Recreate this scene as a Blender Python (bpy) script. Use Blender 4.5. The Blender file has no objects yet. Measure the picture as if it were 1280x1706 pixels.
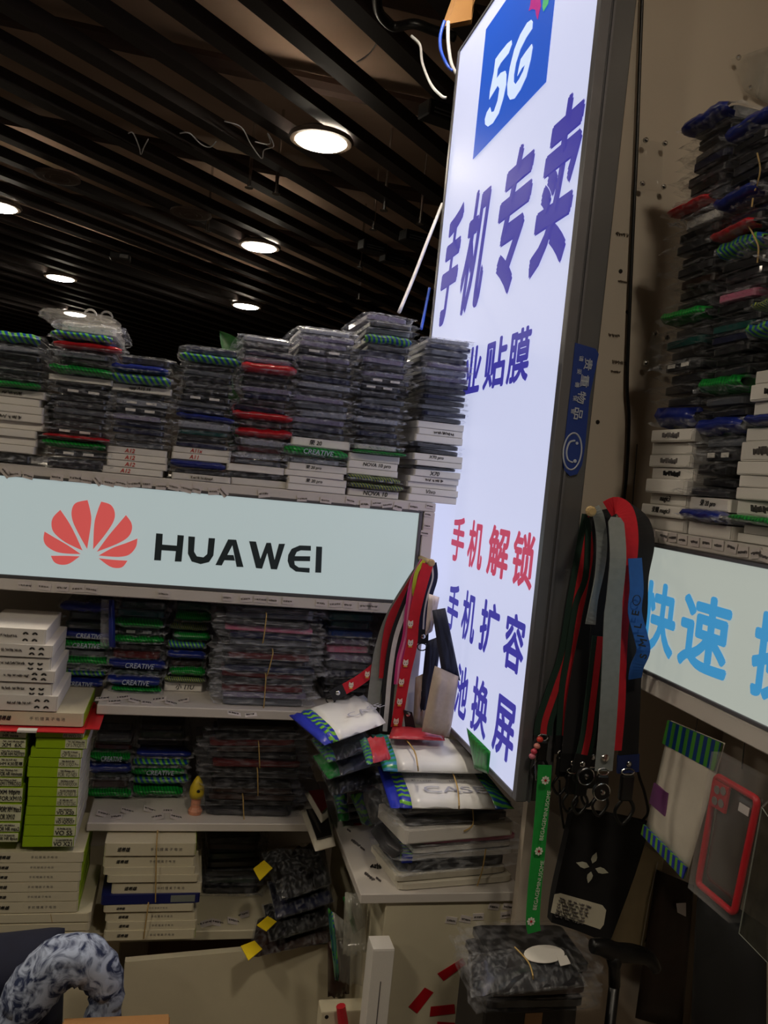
import bpy, bmesh, math, random
from mathutils import Vector, Matrix, Euler
rnd = random.Random(7)
PI = math.pi
S = bpy.context.scene
C = S.collection

# ------------------------------------------------------------------ camera
FPX, YAW, PIT, ROL = 1422.6, .22629, -.042026, .098769
CAM = Vector((0, 0, 1.5))
fwd = Vector((math.sin(YAW)*math.cos(PIT), math.cos(YAW)*math.cos(PIT), math.sin(PIT)))
r0 = Vector((math.cos(YAW), -math.sin(YAW), 0)); u0 = r0.cross(fwd)
RT = math.cos(ROL)*r0 + math.sin(ROL)*u0
UP = -math.sin(ROL)*r0 + math.cos(ROL)*u0
cd = bpy.data.cameras.new('camera'); cam = bpy.data.objects.new('camera', cd); C.objects.link(cam)
cd.sensor_fit = 'HORIZONTAL'; cd.sensor_width = 36; cd.lens = FPX/1280*36; cd.clip_start = .02
cam.matrix_world = Matrix(((RT.x, UP.x, -fwd.x, CAM.x), (RT.y, UP.y, -fwd.y, CAM.y), (RT.z, UP.z, -fwd.z, CAM.z), (0, 0, 0, 1)))
S.camera = cam

# ------------------------------------------------------------------ world, exposure
S.view_settings.view_transform = 'Standard'; S.view_settings.look = 'None'
S.view_settings.gamma = 1; S.view_settings.exposure = 0; S.view_settings.use_curve_mapping = False
w = bpy.data.worlds.new('world'); S.world = w; w.use_nodes = True
w.node_tree.nodes['Background'].inputs[0].default_value = (1, .92, .82, 1)
w.node_tree.nodes['Background'].inputs[1].default_value = 0.0
S.cycles.transparent_max_bounces = 24
LAMP = 92.0          # radiance of a downlight diffuser
TOWER = .74          # radiance of the tall light box
PANEL = .52          # radiance of the shelf light boxes

# ------------------------------------------------------------------ photo pixel -> place
def ray(x, y): return (x-640)*RT - (y-853)*UP + FPX*fwd
def on(x, y, ax, v):
    d = ray(x, y); t = (v-CAM[ax])/d[ax]
    return CAM + t*d
def onY(x, y, Y): return on(x, y, 1, Y)
def onX(x, y, X): return on(x, y, 0, X)
def onZ(x, y, Z): return on(x, y, 2, Z)

# ------------------------------------------------------------------ materials
def lin(c):
    return tuple(((v/255)/12.92 if v/255 <= .04045 else ((v/255+.055)/1.055)**2.4) for v in c)
MATS = {}
def mat(name, rgb, rough=.6, metal=0, grain=.06, gscale=40, bump=0, emit=0, coat=0):
    if name in MATS: return MATS[name]
    m = bpy.data.materials.new(name); m.use_nodes = True; MATS[name] = m
    nt = m.node_tree; b = nt.nodes['Principled BSDF']; c = lin(rgb)
    b.inputs['Roughness'].default_value = rough; b.inputs['Metallic'].default_value = metal
    if coat: b.inputs['Coat Weight'].default_value = coat
    tc = nt.nodes.new('ShaderNodeTexCoord'); nz = nt.nodes.new('ShaderNodeTexNoise')
    nz.inputs['Scale'].default_value = gscale; nz.inputs['Detail'].default_value = 3
    nt.links.new(tc.outputs['Object'], nz.inputs['Vector'])
    mx = nt.nodes.new('ShaderNodeMix'); mx.data_type = 'RGBA'
    mx.inputs[6].default_value = tuple(v*(1-grain*2) for v in c)+(1,); mx.inputs[7].default_value = tuple(min(1, v*(1+grain*2)) for v in c)+(1,)
    nt.links.new(nz.outputs['Fac'], mx.inputs[0]); nt.links.new(mx.outputs[2], b.inputs['Base Color'])
    if emit:
        nt.links.new(mx.outputs[2], b.inputs['Emission Color']); b.inputs['Emission Strength'].default_value = emit
        b.inputs['Base Color'].default_value = (0, 0, 0, 1)
    if bump:
        bp = nt.nodes.new('ShaderNodeBump'); bp.inputs['Strength'].default_value = bump; bp.inputs['Distance'].default_value = .004
        nt.links.new(nz.outputs['Fac'], bp.inputs['Height']); nt.links.new(bp.outputs[0], b.inputs['Normal'])
    return m
def lit(name, rgb, k):
    """a backlit translucent sheet: gives off light of its own colour"""
    if name in MATS: return MATS[name]
    m = bpy.data.materials.new(name); m.use_nodes = True; MATS[name] = m
    b = m.node_tree.nodes['Principled BSDF']; c = lin(rgb)
    b.inputs['Base Color'].default_value = tuple(v*.35 for v in c)+(1,); b.inputs['Roughness'].default_value = .45
    b.inputs['Emission Strength'].default_value = k
    b.inputs['Emission Color'].default_value = c+(1,)
    return m
def film(name, rgb=(225, 228, 235), fac=.3, rough=.12, scale=25):
    if name in MATS: return MATS[name]
    m = bpy.data.materials.new(name); m.use_nodes = True; MATS[name] = m
    nt = m.node_tree; b = nt.nodes['Principled BSDF']; out = nt.nodes['Material Output']
    b.inputs['Base Color'].default_value = lin(rgb)+(1,); b.inputs['Roughness'].default_value = rough
    b.inputs['Specular IOR Level'].default_value = 1.0
    tr = nt.nodes.new('ShaderNodeBsdfTransparent'); ms = nt.nodes.new('ShaderNodeMixShader')
    tc = nt.nodes.new('ShaderNodeTexCoord'); mp = nt.nodes.new('ShaderNodeMapping'); mp.inputs['Scale'].default_value = (1, .6, .35)
    nz = nt.nodes.new('ShaderNodeTexNoise'); nz.inputs['Scale'].default_value = scale*.4; oi_ = nt.nodes.new('ShaderNodeObjectInfo')
    av = nt.nodes.new('ShaderNodeVectorMath'); nt.links.new(oi_.outputs['Random'], av.inputs[1])
    nz.inputs['Detail'].default_value = 5; nt.links.new(tc.outputs['Object'], mp.inputs[0]); nt.links.new(mp.outputs[0], av.inputs[0]); nt.links.new(av.outputs[0], nz.inputs['Vector'])
    mr = nt.nodes.new('ShaderNodeMapRange'); mr.inputs[1].default_value = .45; mr.inputs[2].default_value = .68
    mr.inputs[3].default_value = fac*.3; mr.inputs[4].default_value = min(1, fac*2.4)
    nt.links.new(nz.outputs['Fac'], mr.inputs[0]); nt.links.new(mr.outputs[0], ms.inputs[0])
    bp = nt.nodes.new('ShaderNodeBump'); bp.inputs['Strength'].default_value = .8; bp.inputs['Distance'].default_value = .01
    nt.links.new(nz.outputs['Fac'], bp.inputs['Height']); nt.links.new(bp.outputs[0], b.inputs['Normal'])
    nt.links.new(tr.outputs[0], ms.inputs[1]); nt.links.new(b.outputs[0], ms.inputs[2]); nt.links.new(ms.outputs[0], out.inputs[0])
    return m
def stripes(name, a, b_, kx=9, kz=1.5, ky=0, duty=.5, rough=.3):
    if name in MATS: return MATS[name]
    m = bpy.data.materials.new(name); m.use_nodes = True; MATS[name] = m
    nt = m.node_tree; b = nt.nodes['Principled BSDF']; b.inputs['Roughness'].default_value = rough
    tc = nt.nodes.new('ShaderNodeTexCoord'); d = nt.nodes.new('ShaderNodeVectorMath'); d.operation = 'DOT_PRODUCT'
    d.inputs[1].default_value = (kx, ky, kz); nt.links.new(tc.outputs['Generated'], d.inputs[0])
    fr = nt.nodes.new('ShaderNodeMath'); fr.operation = 'FRACT'; nt.links.new(d.outputs['Value'], fr.inputs[0])
    gt = nt.nodes.new('ShaderNodeMath'); gt.operation = 'GREATER_THAN'; gt.inputs[1].default_value = duty; nt.links.new(fr.outputs[0], gt.inputs[0])
    mx = nt.nodes.new('ShaderNodeMix'); mx.data_type = 'RGBA'; mx.inputs[6].default_value = lin(a)+(1,); mx.inputs[7].default_value = lin(b_)+(1,)
    nt.links.new(gt.outputs[0], mx.inputs[0]); nt.links.new(mx.outputs[2], b.inputs['Base Color'])
    return m
COL = dict(black=(16, 16, 18), charcoal=(44, 44, 48), navy=(20, 26, 58), grey=(84, 88, 96), silver=(138, 142, 154), lilac=(122, 114, 142),
           red=(178, 22, 34), darkred=(84, 22, 24), green=(18, 128, 44), teal=(8, 70, 66), white=(214, 212, 208), blue=(38, 84, 156),
           pink=(196, 110, 140), yellow=(196, 160, 26), brown=(52, 32, 26), darkgreen=(10, 46, 32))
def cm(c): return mat('glossy '+c, COL[c], .28, grain=.12, coat=.4)
M_WHITE = mat('white laminate', (206, 200, 194), .45, grain=.03, gscale=14)
M_CARD = mat('white card', (222, 218, 212), .55, grain=.03, gscale=30)
M_CARD2 = mat('cream card', (206, 198, 172), .55, grain=.03, gscale=30)
M_BEIGE = mat('beige painted board', (200, 188, 172), .6, grain=.05, gscale=5)
M_ALU = mat('dull aluminium', (112, 112, 118), .4, .6, grain=.06)
M_DARKALU = mat('aluminium side', (96, 96, 98), .4, .35, grain=.1, gscale=9)
M_INK = mat('black ink', (18, 18, 20), .6)
M_GREYINK = mat('grey ink', (96, 92, 92), .7)
M_REDINK = mat('red ink', (190, 44, 34), .6)
M_STICK = mat('paper sticker', (208, 200, 198), .7, grain=.04)
M_BAND = mat('tan rubber', (176, 146, 88), .5)
M_METAL = mat('chrome', (205, 205, 205), .2, 1)
M_BLACKPL = mat('black plastic', (14, 14, 15), .35)
M_SCREW = mat('dark screw', (40, 38, 36), .5, .5)

# ------------------------------------------------------------------ mesh helpers
class MB:
    def __init__(s): s.v = []; s.f = []
    def add(s, vs, fs):
        n = len(s.v); s.v += [tuple(p) for p in vs]; s.f += [tuple(i+n for i in f) for f in fs]; return s
    def box(s, a, b, ch=0):
        x0, y0, z0 = a; x1, y1, z1 = b
        if not ch:
            return s.add([(x, y, z) for z in (z0, z1) for y in (y0, y1) for x in (x0, x1)],
                         [(0, 2, 3, 1), (4, 5, 7, 6), (0, 1, 5, 4), (2, 6, 7, 3), (0, 4, 6, 2), (1, 3, 7, 5)])
        bm = bmesh.new(); bmesh.ops.create_cube(bm, size=1)
        for v in bm.verts: v.co = Vector(((x0+x1)/2+v.co.x*(x1-x0), (y0+y1)/2+v.co.y*(y1-y0), (z0+z1)/2+v.co.z*(z1-z0)))
        bmesh.ops.bevel(bm, geom=bm.edges[:], offset=ch, segments=1, affect='EDGES')
        bm.verts.index_update()
        s.add([v.co[:] for v in bm.verts], [[v.index for v in f.verts] for f in bm.faces]); bm.free(); return s
    def prism(s, pts, off):
        n = len(pts); off = Vector(off); P = [Vector(p) for p in pts]; Q = [p+off for p in P]
        fs = [tuple(range(n))[::-1], tuple(range(n, 2*n))]+[(i, (i+1) % n, n+(i+1) % n, n+i) for i in range(n)]
        return s.add([p[:] for p in P+Q], fs)
    def tube(s, path, r, seg=7, closed=False):
        P = [Vector(p) for p in path]; n = len(P); vs = []; up = None
        for i, p in enumerate(P):
            t = ((P[(i+1) % n]-P[i-1]) if closed else (P[min(i+1, n-1)]-P[max(i-1, 0)])).normalized()
            if up is None: up = t.orthogonal().normalized()
            a = (up-t*up.dot(t)); a = a.normalized() if a.length > 1e-6 else t.orthogonal().normalized(); up = a; b = t.cross(a)
            rr = r[i] if isinstance(r, (list, tuple)) else r
            vs += [(p+rr*(math.cos(2*PI*k/seg)*a+math.sin(2*PI*k/seg)*b))[:] for k in range(seg)]
        fs = [(i*seg+k, i*seg+(k+1) % seg, ((i+1) % n)*seg+(k+1) % seg, ((i+1) % n)*seg+k) for i in range(n if closed else n-1) for k in range(seg)]
        if not closed: fs += [tuple(range(seg))[::-1], tuple((n-1)*seg+k for k in range(seg))]
        return s.add(vs, fs)
    def ribbon(s, path, wid, nrm, th=.0018, twist=0):
        P = [Vector(p) for p in path]; n = len(P); vs = []; nrm = Vector(nrm).normalized()
        for i, p in enumerate(P):
            t = (P[min(i+1, n-1)]-P[max(i-1, 0)]).normalized(); sd = t.cross(nrm).normalized()
            if twist: sd = Matrix.Rotation(twist*math.sin(i/(n-1)*PI*2), 3, t) @ sd
            nn = sd.cross(t); ww = wid[i] if isinstance(wid, (list, tuple)) else wid
            for a, b in ((-1, -1), (1, -1), (1, 1), (-1, 1)): vs.append((p+sd*ww/2*a+nn*th/2*b)[:])
        fs = [(i*4+k, i*4+(k+1) % 4, i*4+4+(k+1) % 4, i*4+4+k) for i in range(n-1) for k in range(4)]+[(0, 1, 2, 3)[::-1], tuple((n-1)*4+k for k in range(4))]
        return s.add(vs, fs)
    def lathe(s, prof, seg=20, ax='z', o=(0, 0, 0)):
        vs = []
        for r, h in prof:
            for k in range(seg):
                a = 2*PI*k/seg; p = (r*math.cos(a), r*math.sin(a), h)
                if ax == 'y': p = (p[0], h, p[1])
                if ax == 'x': p = (h, p[0], p[1])
                vs.append((p[0]+o[0], p[1]+o[1], p[2]+o[2]))
        n = len(prof); fs = [(i*seg+k, i*seg+(k+1) % seg, (i+1)*seg+(k+1) % seg, (i+1)*seg+k) for i in range(n-1) for k in range(seg)]
        fs += [tuple(range(seg))[::-1], tuple((n-1)*seg+k for k in range(seg))]
        return s.add(vs, fs)
    def mesh(s, name, m, smooth=False):
        me = bpy.data.meshes.new(name); me.from_pydata(s.v, [], s.f); me.update()
        bm = bmesh.new(); bm.from_mesh(me); bmesh.ops.recalc_face_normals(bm, faces=bm.faces[:]); bm.to_mesh(me); bm.free()
        if m: me.materials.append(m)
        if smooth: me.polygons.foreach_set('use_smooth', [True]*len(me.polygons))
        return me
def link(name, me, parent=None, loc=(0, 0, 0), rot=(0, 0, 0), sc=(1, 1, 1), m=None):
    o = bpy.data.objects.new(name, me); C.objects.link(o); o.parent = parent
    o.location = loc; o.rotation_euler = rot; o.scale = sc
    if m is not None:
        if not me.materials: me.materials.append(m)
        elif me.materials[0] != m:
            o.material_slots[0].link = 'OBJECT'; o.material_slots[0].material = m
    return o
def obj(name, mb, m, parent=None, smooth=False, **k): return link(name, mb.mesh(name, m, smooth), parent, **k)
def tag(o, label, cat, group=None):
    o['label'] = label; o['category'] = cat
    if group: o['group'] = group
    return o
def thing(name, label, cat, loc=(0, 0, 0), rot=(0, 0, 0), group=None):
    o = bpy.data.objects.new(name, None); C.objects.link(o); o.location = loc; o.rotation_euler = rot; o.empty_display_size = .02
    return tag(o, label, cat, group)
def struct(o): o['kind'] = 'structure'; return o
def smooth_path(pts, n=6):
    P = [Vector(p) for p in pts]; out = []
    for i in range(len(P)-1):
        a = P[max(i-1, 0)]; b = P[i]; c = P[i+1]; d = P[min(i+2, len(P)-1)]
        for k in range(n):
            t = k/n; out.append(.5*((2*b)+(c-a)*t+(2*a-5*b+4*c-d)*t*t+(3*b-a-3*c+d)*t**3))
    out.append(P[-1]); return out
TXT = {}
def text_mesh(body, bold=0.0, shear=0, box=None, space=1.0):
    """flat lettering; box=(w,h) stretches it to that size with its lower left corner at 0,0; otherwise height 1 = cap height"""
    key = (body, bold, shear, box, space)
    if key in TXT: return TXT[key]
    cu = bpy.data.curves.new('lettering', 'FONT'); cu.body = body; cu.shear = shear; cu.space_character = space; cu.resolution_u = 3
    o = bpy.data.objects.new('lettering', cu); C.objects.link(o)
    bpy.context.view_layer.update()
    me = bpy.data.meshes.new_from_object(o.evaluated_get(bpy.context.evaluated_depsgraph_get())); me.name = 'lettering'
    bpy.data.objects.remove(o); bpy.data.curves.remove(cu); me.materials.clear()
    if bold:
        V = [v.co.copy() for v in me.vertices]; Fc = [tuple(p.vertices) for p in me.polygons]; mb = MB()
        for i, (a, b) in enumerate(((0, 0), (1, 0), (-1, 0), (0, 1), (0, -1), (.7, .7), (-.7, .7), (.7, -.7), (-.7, -.7))):
            mb.add([(v.x+a*bold, v.y+b*bold, (.0004 if box else .006)*i) for v in V], Fc)
        bpy.data.meshes.remove(me); me = bpy.data.meshes.new('lettering'); me.from_pydata(mb.v, [], mb.f); me.update()
    xs = [v.co.x for v in me.vertices]; ys = [v.co.y for v in me.vertices]
    x0, x1, y0, y1 = min(xs), max(xs), min(ys), max(ys)
    if box: sx = box[0]/(x1-x0); sy = box[1]/(y1-y0)
    else: sx = sy = 1/(y1-y0)
    for v in me.vertices: v.co = ((v.co.x-x0)*sx, (v.co.y-y0)*sy, v.co.z*sy)
    me['w'] = (x1-x0)*sx; TXT[key] = me; return me
def front_text(parent, body, x, y, z, h, m, name='lettering', bold=0, shear=0, rotz=0, maxw=None, tilt=0, center=False):
    """lettering on a face that looks to -Y, lower left (or centre) at x, z"""
    me = text_mesh(body, bold, shear); wd = me['w']*h; sx = h if not maxw or wd <= maxw else h*maxw/wd
    if center: x -= me['w']*sx/2
    return link(name, me, parent, (x, y, z), (PI/2, tilt, rotz), (sx, h, h), m)
def scribble(seed, n=9):
    """a line of illegible pen strokes, 1 wide, about .35 high, lying in XZ"""
    key = ('scr', seed, n)
    if key in TXT: return TXT[key]
    q = random.Random(seed); mb = MB(); x = 0
    while x < .95:
        m_ = q.randint(3, 7); pts = []
        for i in range(m_):
            pts.append((x+q.uniform(-.015, .03), 0, (.02 if i % 2 else .27)+q.uniform(-.06, .06))); x += q.uniform(.02, .05)
        mb.ribbon(pts, .017, (0, -1, 0), .004); x += q.uniform(.02, .06)
    me = mb.mesh('scribble', None); TXT[key] = me; return me

# ================================================================== SETTING
obj_floor = struct(obj('floor', MB().box((-8, -3, -.05), (4, 13, 0)), mat('floor tile', (92, 84, 76), .5, grain=.1, gscale=2)))
M_SLAB = mat('raw ceiling slab', (186, 160, 140), .85, grain=.25, gscale=1.6)
M_SLAT = mat('dark stained slat', (30, 21, 19), .6, grain=.15, gscale=6)
ceil = struct(obj('ceiling', MB().box((-9, -3, 3.02), (7, 16, 3.1)), M_SLAB))
th = math.radians(46.5); sd = Vector((math.cos(th), math.sin(th), 0)); sn = Vector((-math.sin(th), math.cos(th), 0))
slat_me = MB().box((-9, 0, 0), (13, .06, .045)).mesh('slat', M_SLAT)
for k in range(-6, 44):
    p = 1.78+.235*k
    o = link('slat', slat_me, ceil, tuple(sn*p+Vector((0, 0, 2.7))), (0, 0, th))
bear_me = MB().box((-.02, -9, 0), (.02, 9, .03)).mesh('bearer', M_SLAT)
for k in (-2, 4):
    p = sd*(k*1.35)+sn*4+Vector((0, 0, 2.746)); link('bearer', bear_me, ceil, tuple(p), (0, 0, th))
# slab joints and pipes above the slats
for k, y in enumerate((2.4, 3.1, 4.1, 5.3, 6.7)):
    obj('duct', MB().tube([(-5, y, 2.95), (4, y+.35, 2.95)], .035, 8), mat('dusty pipe', (78, 60, 52), .7), ceil)
wall_back = struct(obj('wall_back', MB().box((-8, 12.6, 0), (6, 12.7, 2.69)), mat('far wall', (150, 136, 122), .8)))
YP = 1.13
wall_side = struct(obj('wall_right', MB().box((.515, YP, 0), (1.1, YP+.015, 2.69)), M_BEIGE))
wall_r2 = struct(obj('wall_far_right', MB().box((.82, -1.2, 0), (.84, YP-.001, 2.69)), M_BEIGE))
for (x, y) in ((996, 703), (1034, 452), (1046, 520)):
    p = onY(x, y, YP); obj('screw_hole', MB().lathe([(.003, 0), (.003, -.001), (.001, -.0012)], 10, 'y', p), M_SCREW, wall_side)
for k, (x, y, wd) in enumerate(((1026, 392, .022), (1030, 470, .014), (1014, 560, .018), (1020, 605, .02), (1018, 620, .014))):
    p = onY(x, y, YP-.0006); link('pen_mark', scribble(60+k, 4), wall_side, tuple(p), (0, 0, 0), (wd, 1, wd*.7), mat('faint pencil', (130, 118, 104), .8))

# ================================================================== DOWNLIGHTS
M_LAMP = lit('warm lamp diffuser', (255, 240, 216), LAMP)
trim_me = MB().lathe([(.1, 0), (.1, .012), (.115, .012), (.118, .006), (.112, -.003), (.098, -.004)], 28).mesh('trim_ring', mat('lamp trim', (96, 82, 70), .5))
diff_me = MB().lathe([(.099, .004), (.097, -.002), (.085, -.010), (.06, -.015), (.03, -.018), (.004, -.019)], 28).mesh('diffuser', M_LAMP, True)
can_me = MB().lathe([(.095, .012), (.09, .014), (.085, .03), (.05, .031)], 20).mesh('housing', M_BLACKPL)
lamps = [(535, 235, 'largest ceiling downlight beside the tall sign'), (432, 411, 'round ceiling downlight above the red-banded stack'),
         (410, 510, 'round ceiling downlight just over the green leaf'), (101, 463, 'round ceiling downlight above the white-topped stack'),
         (125, 523, 'small far downlight just over the white-topped stack'), (-4, 344, 'ceiling downlight cut by the edge, by the round speaker grille')]
spots = [(onZ(x, y, 2.68), l) for x, y, l in lamps]
spots = [(p, l, '') for p, l in spots]
# the lamp grid seen in the photograph (1.4 m x 1.7 m) goes on over the aisle, outside the picture
for X, cn_ in ((-2.5, 'far_left'), (-1.09, 'left'), (.31, 'centre')):
    for Y, rn_ in ((-.2, 'rear'), (1.5, 'overhead')):
        spots.append((Vector((X, Y + (.05 if X < 0 else -.05), 2.68)), f'ceiling downlight over the aisle, {cn_.replace("_", " ")} column, {rn_} row', f'_{rn_}_{cn_}_offscreen'))
for p, l, sfx in spots:
    t = thing('ceiling_downlight'+sfx, l, 'downlight', p, group='round downlights in the slatted ceiling')
    link('trim_ring', trim_me, t); link('diffuser'+sfx, diff_me, t); link('housing', can_me, t)

# ================================================================== TALL LIGHT BOX SIGN
XT, TY0, TY1, TZ0, TZ1 = .45, 1.02, 1.69, 1.096, 2.36
tw = thing('tall_lightbox_sign', 'tall bluish-white lit sign box with blue and red Chinese lettering', 'sign', (XT, TY0, TZ0))
def tl(p): return Vector(p)-Vector((XT, TY0, TZ0))
obj('casing', MB().box((.006, 0, 0), (.046, TY1-TY0, TZ1-TZ0), .002), M_DARKALU, tw)
fr = .012
for a, b in (((-.003, -.002, 0), (.012, fr, TZ1-TZ0)), ((-.003, TY1-TY0-fr, 0), (.012, TY1-TY0+.001, TZ1-TZ0)),
             ((-.003, fr, -.001), (.012, TY1-TY0-fr, .008)), ((-.003, fr, TZ1-TZ0-.006), (.012, TY1-TY0-fr, TZ1-TZ0+.001))):
    obj('frame_strip', MB().box(a, b, .001), M_ALU, tw)
obj('frame_groove', MB().box((.014, -.003, 0), (.017, .001, TZ1-TZ0)), M_ALU, tw)
obj('lit_panel', MB().box((-.001, .0105, .004), (.005, TY1-TY0-.0105, TZ1-TZ0-.004)), lit('tower sheet', (216, 222, 255), TOWER), tw)
M_TBLUE = lit('tower blue print', (66, 62, 176), .62); M_TRED = lit('tower red print', (196, 62, 96), .72)
M_TSQ = lit('tower square print', (24, 88, 206), .72); M_TWHITE = lit('tower white print', (205, 222, 255), .86)
def tower_glyph(ch, y_near, y_far, z0, z1, m, bold=.02, shear=0, name='lettering', dx=.0016):
    """a glyph on the face X = XT seen from -X: text right = towards -Y"""
    me = text_mesh(ch, bold, shear, (round(y_far-y_near, 4), round(z1-z0, 4)))
    o = link(name, me, tw, (-dx, y_far-TY0, z0-TZ0), (PI/2, 0, -PI/2), (1, 1, 1), m); return o
for ch, yn, yf, z0, z1 in (('手', 1.535, 1.645, 1.80, 2.02), ('机', 1.385, 1.51, 1.80, 2.015), ('专', 1.195, 1.335, 1.795, 2.025), ('卖', 1.035, 1.175, 1.80, 2.03)):
    tower_glyph(ch, yn, yf, z0, z1, M_TBLUE, .035, .25, 'brush_lettering')
for line, z0, z1, m in (((('专', 1.45, 1.53), ('业', 1.345, 1.43), ('贴', 1.23, 1.328), ('膜', 1.136, 1.222)), 1.653, 1.733, M_TBLUE),
                        ((('手', 1.338, 1.408), ('机', 1.246, 1.318), ('解', 1.136, 1.222), ('锁', 1.044, 1.121)), 1.368, 1.444, M_TRED),
                        ((('手', 1.332, 1.392), ('机', 1.246, 1.312), ('扩', 1.144, 1.223), ('容', 1.046, 1.121)), 1.252, 1.331, M_TBLUE),
                        ((('电', 1.325, 1.395), ('池', 1.246, 1.305), ('换', 1.153, 1.224), ('屏', 1.048, 1.126)), 1.131, 1.213, M_TBLUE)):
    for ch, yn, yf in line: tower_glyph(ch, yn, yf, z0, z1, m, .028)
def on_tower(pts, name, m, dx): # flat print traced on the face
    P = [tl(onX(x, y, XT-dx)) for x, y in pts]
    return obj(name, MB().prism(P, (.0006, 0, 0)), m, tw)
sqy0, sqy1, sqz0, sqz1 = 1.185, 1.512, 2.087, 2.318
obj('blue_square', MB().box((-.0022, sqy0-TY0, sqz0-TZ0), (-.0012, sqy1-TY0, sqz1-TZ0)), M_TSQ, tw)
def zz(pts): return [(780+x/6.094, y/6.094) for x, y in pts]
on_tower(zz([(440, 408), (443, 450), (410, 540), (330, 640), (300, 700), (288, 800), (330, 740), (375, 718), (388, 760), (385, 860), (355, 1000), (310, 1150), (250, 1250), (200, 1285), (172, 1262), (170, 1210), (190, 1140), (222, 1088), (234, 1140), (262, 1130), (300, 1020), (318, 900), (300, 868), (262, 930), (214, 1010), (222, 930), (262, 730), (278, 600), (320, 540), (400, 440)]), 'numeral_five', M_TWHITE, .003)
on_tower(zz([(640, 200), (655, 225), (650, 290), (590, 380), (530, 500), (485, 640), (465, 760), (462, 830), (480, 858), (520, 800), (560, 720), (578, 655), (545, 690), (500, 772), (515, 690), (535, 600), (590, 520), (645, 447), (654, 480), (635, 600), (590, 780), (530, 910), (470, 1000), (425, 1012), (400, 960), (398, 860), (425, 680), (470, 500), (530, 350), (600, 230)]), 'letter_g', M_TWHITE, .003)
on_tower(zz([(640, -20), (730, -30), (738, 60), (720, 130), (705, 200), (690, 150), (685, 100), (650, 90), (615, 110), (630, 60)]), 'red_petal', lit('petal red', (176, 36, 130), .8), .003)
on_tower(zz([(765, -30), (825, -40), (810, 40), (765, 115), (755, 70)]), 'green_petal', lit('petal green', (84, 178, 116), .8), .003)
# blue sticker on the narrow side
st = []
for x, y in ((959, 571), (993, 581), (998, 590), (983, 660), (975, 745), (970, 775), (962, 790), (950, 793), (941, 784), (938, 765), (943, 720), (953, 630)):
    q = tl(onY(x, y, TY0-.0035)); st.append(q)
stick = obj('blue_sticker', MB().prism(st, (0, .003, 0)), mat('blue sticker', (24, 52, 128), .4), tw)
M_STW = mat('sticker white print', (176, 182, 196), .6)
def side_text(body, x, y, h, m, sc=1):
    p = tl(onY(x, y, TY0-.0042)); me = text_mesh(body, .01)
    link('lettering', me, stick, tuple(p), (PI/2, PI/2+.045, 0), (h*sc, h, h), m)
for k, ch in enumerate('贵重物品'): side_text(ch, 975-k*5.6, 596+k*27.5, .0115, M_STW, 1.35)
for k, ch in enumerate('请妥善保管'): side_text(ch, 966-k*3.4, 592+k*22, .006, M_STW, 1.2)
cen = tl(onY(954, 752, TY0-.004))
obj('ring', MB().tube([cen+Vector((.0125*math.cos(a)*(1), 0, .0235*math.sin(a))) for a in [2*PI*k/28 for k in range(28)]], .0011, 5, True), M_STW, stick)
obj('handset', MB().tube(smooth_path([cen+Vector(p) for p in ((.002, 0, .014), (-.005, 0, .011), (-.008, 0, 0), (-.005, 0, -.011), (.002, 0, -.014))]), .0012, 5), M_STW, stick)
obj('dot', MB().lathe([(.002, 0), (.0018, -.0008)], 10, 'y', cen+Vector((.005, 0, .011))), M_STW, stick)
obj('dot', MB().lathe([(.0025, 0), (.002, -.0008)], 10, 'y', cen+Vector((.005, 0, -.012))), M_STW, stick)

# ================================================================== SHELF UNIT WITH LIGHT BOX (left)
YA = 1.40
su = thing('display_shelf', 'long white wall shelf unit loaded with phone cases, price stickers on its edges', 'shelf', (0, YA, 0))
def part(name, a, b, m=M_WHITE, ch=.0015, parent=None): return obj(name, MB().box((a[0], a[1]-YA, a[2]), (b[0], b[1]-YA, b[2]), ch), m, parent or su)
part('top_board', (-.75, YA, 1.4465), (.412, 1.72, 1.462))
part('lip_board', (-.75, YA, 1.268), (.412, 1.72, 1.2865))
part('shelf_board', (-.112, YA, 1.0785), (.392, 1.72, 1.0945))
part('shelf_board', (-.75, 1.57, 1.0785), (-.124, 1.72, 1.0945))
part('shelf_board', (-.112, YA, .8885), (.288, 1.72, .9025))
part('shelf_board', (-.75, 1.57, .8885), (-.124, 1.72, .9025))
part('shelf_board', (-.75, YA, .704), (.288, 1.72, .7205), M_CARD2)
part('side_panel', (.392, YA, .905), (.412, 1.72, 1.4465))
part('back_panel', (-.75, 1.722, .3), (.412, 1.74, 1.447), M_WHITE)
part('cabinet_panel', (-.75, YA+.02, 0), (-.045, YA+.04, .70), M_CARD2)
part('cabinet_panel', (.0, YA+.25, 0), (.288, YA+.27, .70), mat('brown cabinet inside', (128, 96, 68), .7))
# price stickers
nst = [0]
def sticker(parent, p, w_, h_, rot=(0, 0, 0), seed=0, m=None):
    s = link('price_sticker', MB_ST, parent, p, rot, (w_, 1, h_), m or M_STICK)
    link('handwriting', scribble(seed % 14, 5), s, (-.4, -.0013, -.12), (0, 0, 0), (.8, .5, .8), M_GREYINK)
    return s
MB_ST = MB().box((-.5, -.0007, -.5), (.5, .0003, .5)).mesh('price_sticker', M_STICK)
q = random.Random(3)
for x in (10, 25, 47, 95, 125, 143, 163, 182, 202, 223, 245, 268, 290, 310, 328, 356, 372, 440, 503, 543, 585, 608, 628, 645, 663, 690):
    yy = 787+x*.084+q.uniform(-2, 2); p = onY(x, yy, YA); sticker(su, (p.x, -.0008, p.z), q.uniform(.014, .02), q.uniform(.009, .013), (0, q.uniform(-.2, .2) if x not in (10, 163, 372) else .8, 0), int(x))
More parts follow.
